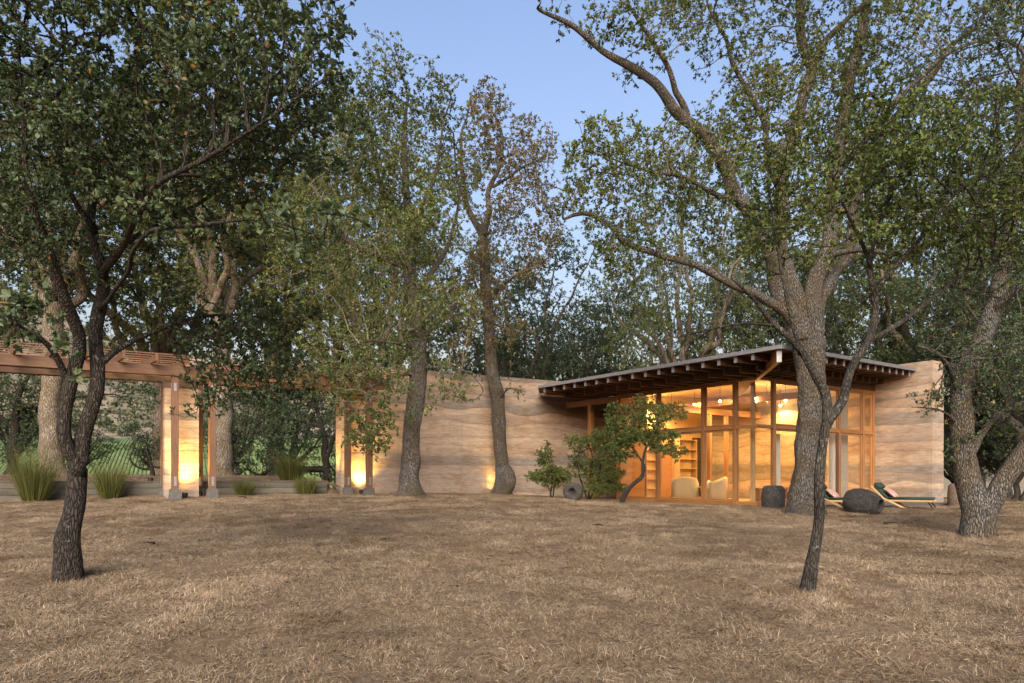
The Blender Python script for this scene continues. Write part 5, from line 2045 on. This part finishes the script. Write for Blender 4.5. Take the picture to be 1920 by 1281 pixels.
# ------------------------------------------------------------------ sun loungers
def cushion(x0, x1, w, t, mat, nm, parent, loc, rot):
    m = MB()
    n = 6
    e = min(t * .45, .03)
    for (k, z) in ((e, 0), (0, t * .3), (0, t * .7), (e, t)):
        m.v += [(x0 + k, -w + k, z), (x1 - k, -w + k, z), (x1 - k, w - k, z), (x0 + k, w - k, z)]
    m.f.append((3, 2, 1, 0))
    m.f.append((12, 13, 14, 15))
    for i in range(3):
        for k in range(4):
            m.f.append((i * 4 + k, i * 4 + (k + 1) % 4, i * 4 + 4 + (k + 1) % 4, i * 4 + 4 + k))
    return m.build(nm, M[mat], parent, loc, rot, True)


def lounger(px, Y, rz, label):
    b = on_ground(px, Y)
    root = empty("sun_lounger", (b[0], b[1], b[2] + .03), rz)
    root.scale = (.88, .92, .76)
    tag(root, label, "sun lounger", "sun loungers on the terrace")
    for y in (-.29, .29):
        beam("side_rail", root, (.42, y, .27), (1.75, y, .27), .04, .07, M['wood_pale'])
        beam("curved_leg", root, (.30, y * 1.08, .40), (.98, y * 1.08, .0), .035, .06, M['wood_pale'])
        beam("foot_leg", root, (1.62, y * .96, .235), (1.74, y * .96, .0), .03, .04, M['black'])
        beam("back_rail", root, (.42, y, .30), (.02, y, .80), .035, .06, M['wood_pale'])
    for i in range(7):
        beam("slat", root, (.52 + i * .19, -.268, .29), (.52 + i * .19, .268, .29), .07, .02, M['wood_pale'])
    ang = math.atan2(.50, -.40)
    cushion(.0, 1.22, .30, .09, 'green_fabric', "seat_pad", root, (.50, 0, .312), (0, 0, 0))
    cushion(.03, .62, .30, .09, 'green_fabric', "back_pad", root, (.47, 0, .335), (0, -ang + math.pi * 0, 0)).rotation_euler = (0, -(math.pi - math.atan2(.50, .40)), 0)
    hp = cushion(-.12, .12, .31, .14, 'green_fabric', "head_pad", root, (.10, 0, .79), (0, -(math.pi - math.atan2(.50, .40)), 0))
    return root


def fix_pads(root):
    # the back pads were turned over: lay them on the upper side of the back rails
    for ch in root.children:
        if ch.name.startswith("back_pad"):
            ch.rotation_euler = (0, math.atan2(.50, .40), 0)
            ch.location = (.06, 0, .80)
        if ch.name.startswith("head_pad"):
            ch.rotation_euler = (0, math.atan2(.50, .40), 0)
            ch.location = (.15, 0, .77)


def pillow(px_root, label):
    m = MB()
    n = 9
    for s in (1, -1):
        for i in range(n):
            for j in range(n):
                u, v = i / (n - 1) * 2 - 1, j / (n - 1) * 2 - 1
                z = .075 * (max(0, 1 - u * u) * max(0, 1 - v * v)) ** .45
                m.v.append((u * .19 * (1 - .10 * v * v), v * .26 * (1 - .08 * u * u), s * z))
    for s in (0, 1):
        o = s * n * n
        for i in range(n - 1):
            for j in range(n - 1):
                f = (o + i * n + j, o + (i + 1) * n + j, o + (i + 1) * n + j + 1, o + i * n + j + 1)
                m.f.append(f if s == 0 else f[::-1])
    rz = px_root.rotation_euler[2]
    loc = px_root.location + Matrix.Rotation(rz, 3, 'Z') @ Vector((.50, 0, .40))
    o = m.build("pillow", M['pattern'], None, loc, (0, .75, rz), True)
    o.rotation_mode = 'ZYX' if False else 'XYZ'
    tag(o, label, "pillow", "patterned pillows on the loungers")


MB().prism([(0, 0), (7, 0), (7, 2.6), (0, 2.6)], -.3, .022).build("terrace", M['concrete'], None, (*hw(1.2, -2.75)[:2], FLOOR - .012), (0, 0, H_ANG))
bpy.data.objects["terrace"]["kind"] = "structure"
lg1 = lounger(1636, 21.0, -.66, "green cushioned wooden lounger beside the short earth wall")
lg2 = lounger(1528, 21.5, -.66, "green cushioned lounger half hidden behind the big oak trunk")
for lg in (lg1, lg2):
    fix_pads(lg)
pillow(lg1, "red patterned pillow on the lounger by the short earth wall")
pillow(lg2, "red patterned pillow on the lounger behind the big oak")

# ------------------------------------------------------------------ fallen twigs on the meadow
tw_r = np.random.default_rng(5)
for (px, Y, ln, lab) in ((1662, 15.4, .35, "dark fallen twig on the grass below the stone jar"), (290, 11.5, .22, "dark leaf litter tuft right of the left foreground oak"),
                         (462, 21.0, .45, "thin fallen stick near the pergola footings"), (1130, 14.5, .3, "dark scrap of bark on the grass below the shrubs")):
    b = on_ground(px, Y)
    m = MB()
    a0 = tw_r.uniform(0, 6.28)
    p0 = Vector((0, 0, .06))
    for k in range(3):
        a = a0 + tw_r.uniform(-.9, .9)
        p1 = p0 + Vector((math.cos(a), math.sin(a) * .6, tw_r.uniform(-.02, .12))) * ln * tw_r.uniform(.5, 1)
        m.tube([p0, (p0 + p1) / 2 + Vector((0, 0, .02)), p1], [.014, .010, .005], 5)
    tag(m.build("fallen_twig", M['bark_dark'], None, tuple(b)), lab, "twig", "twigs lying on the meadow")
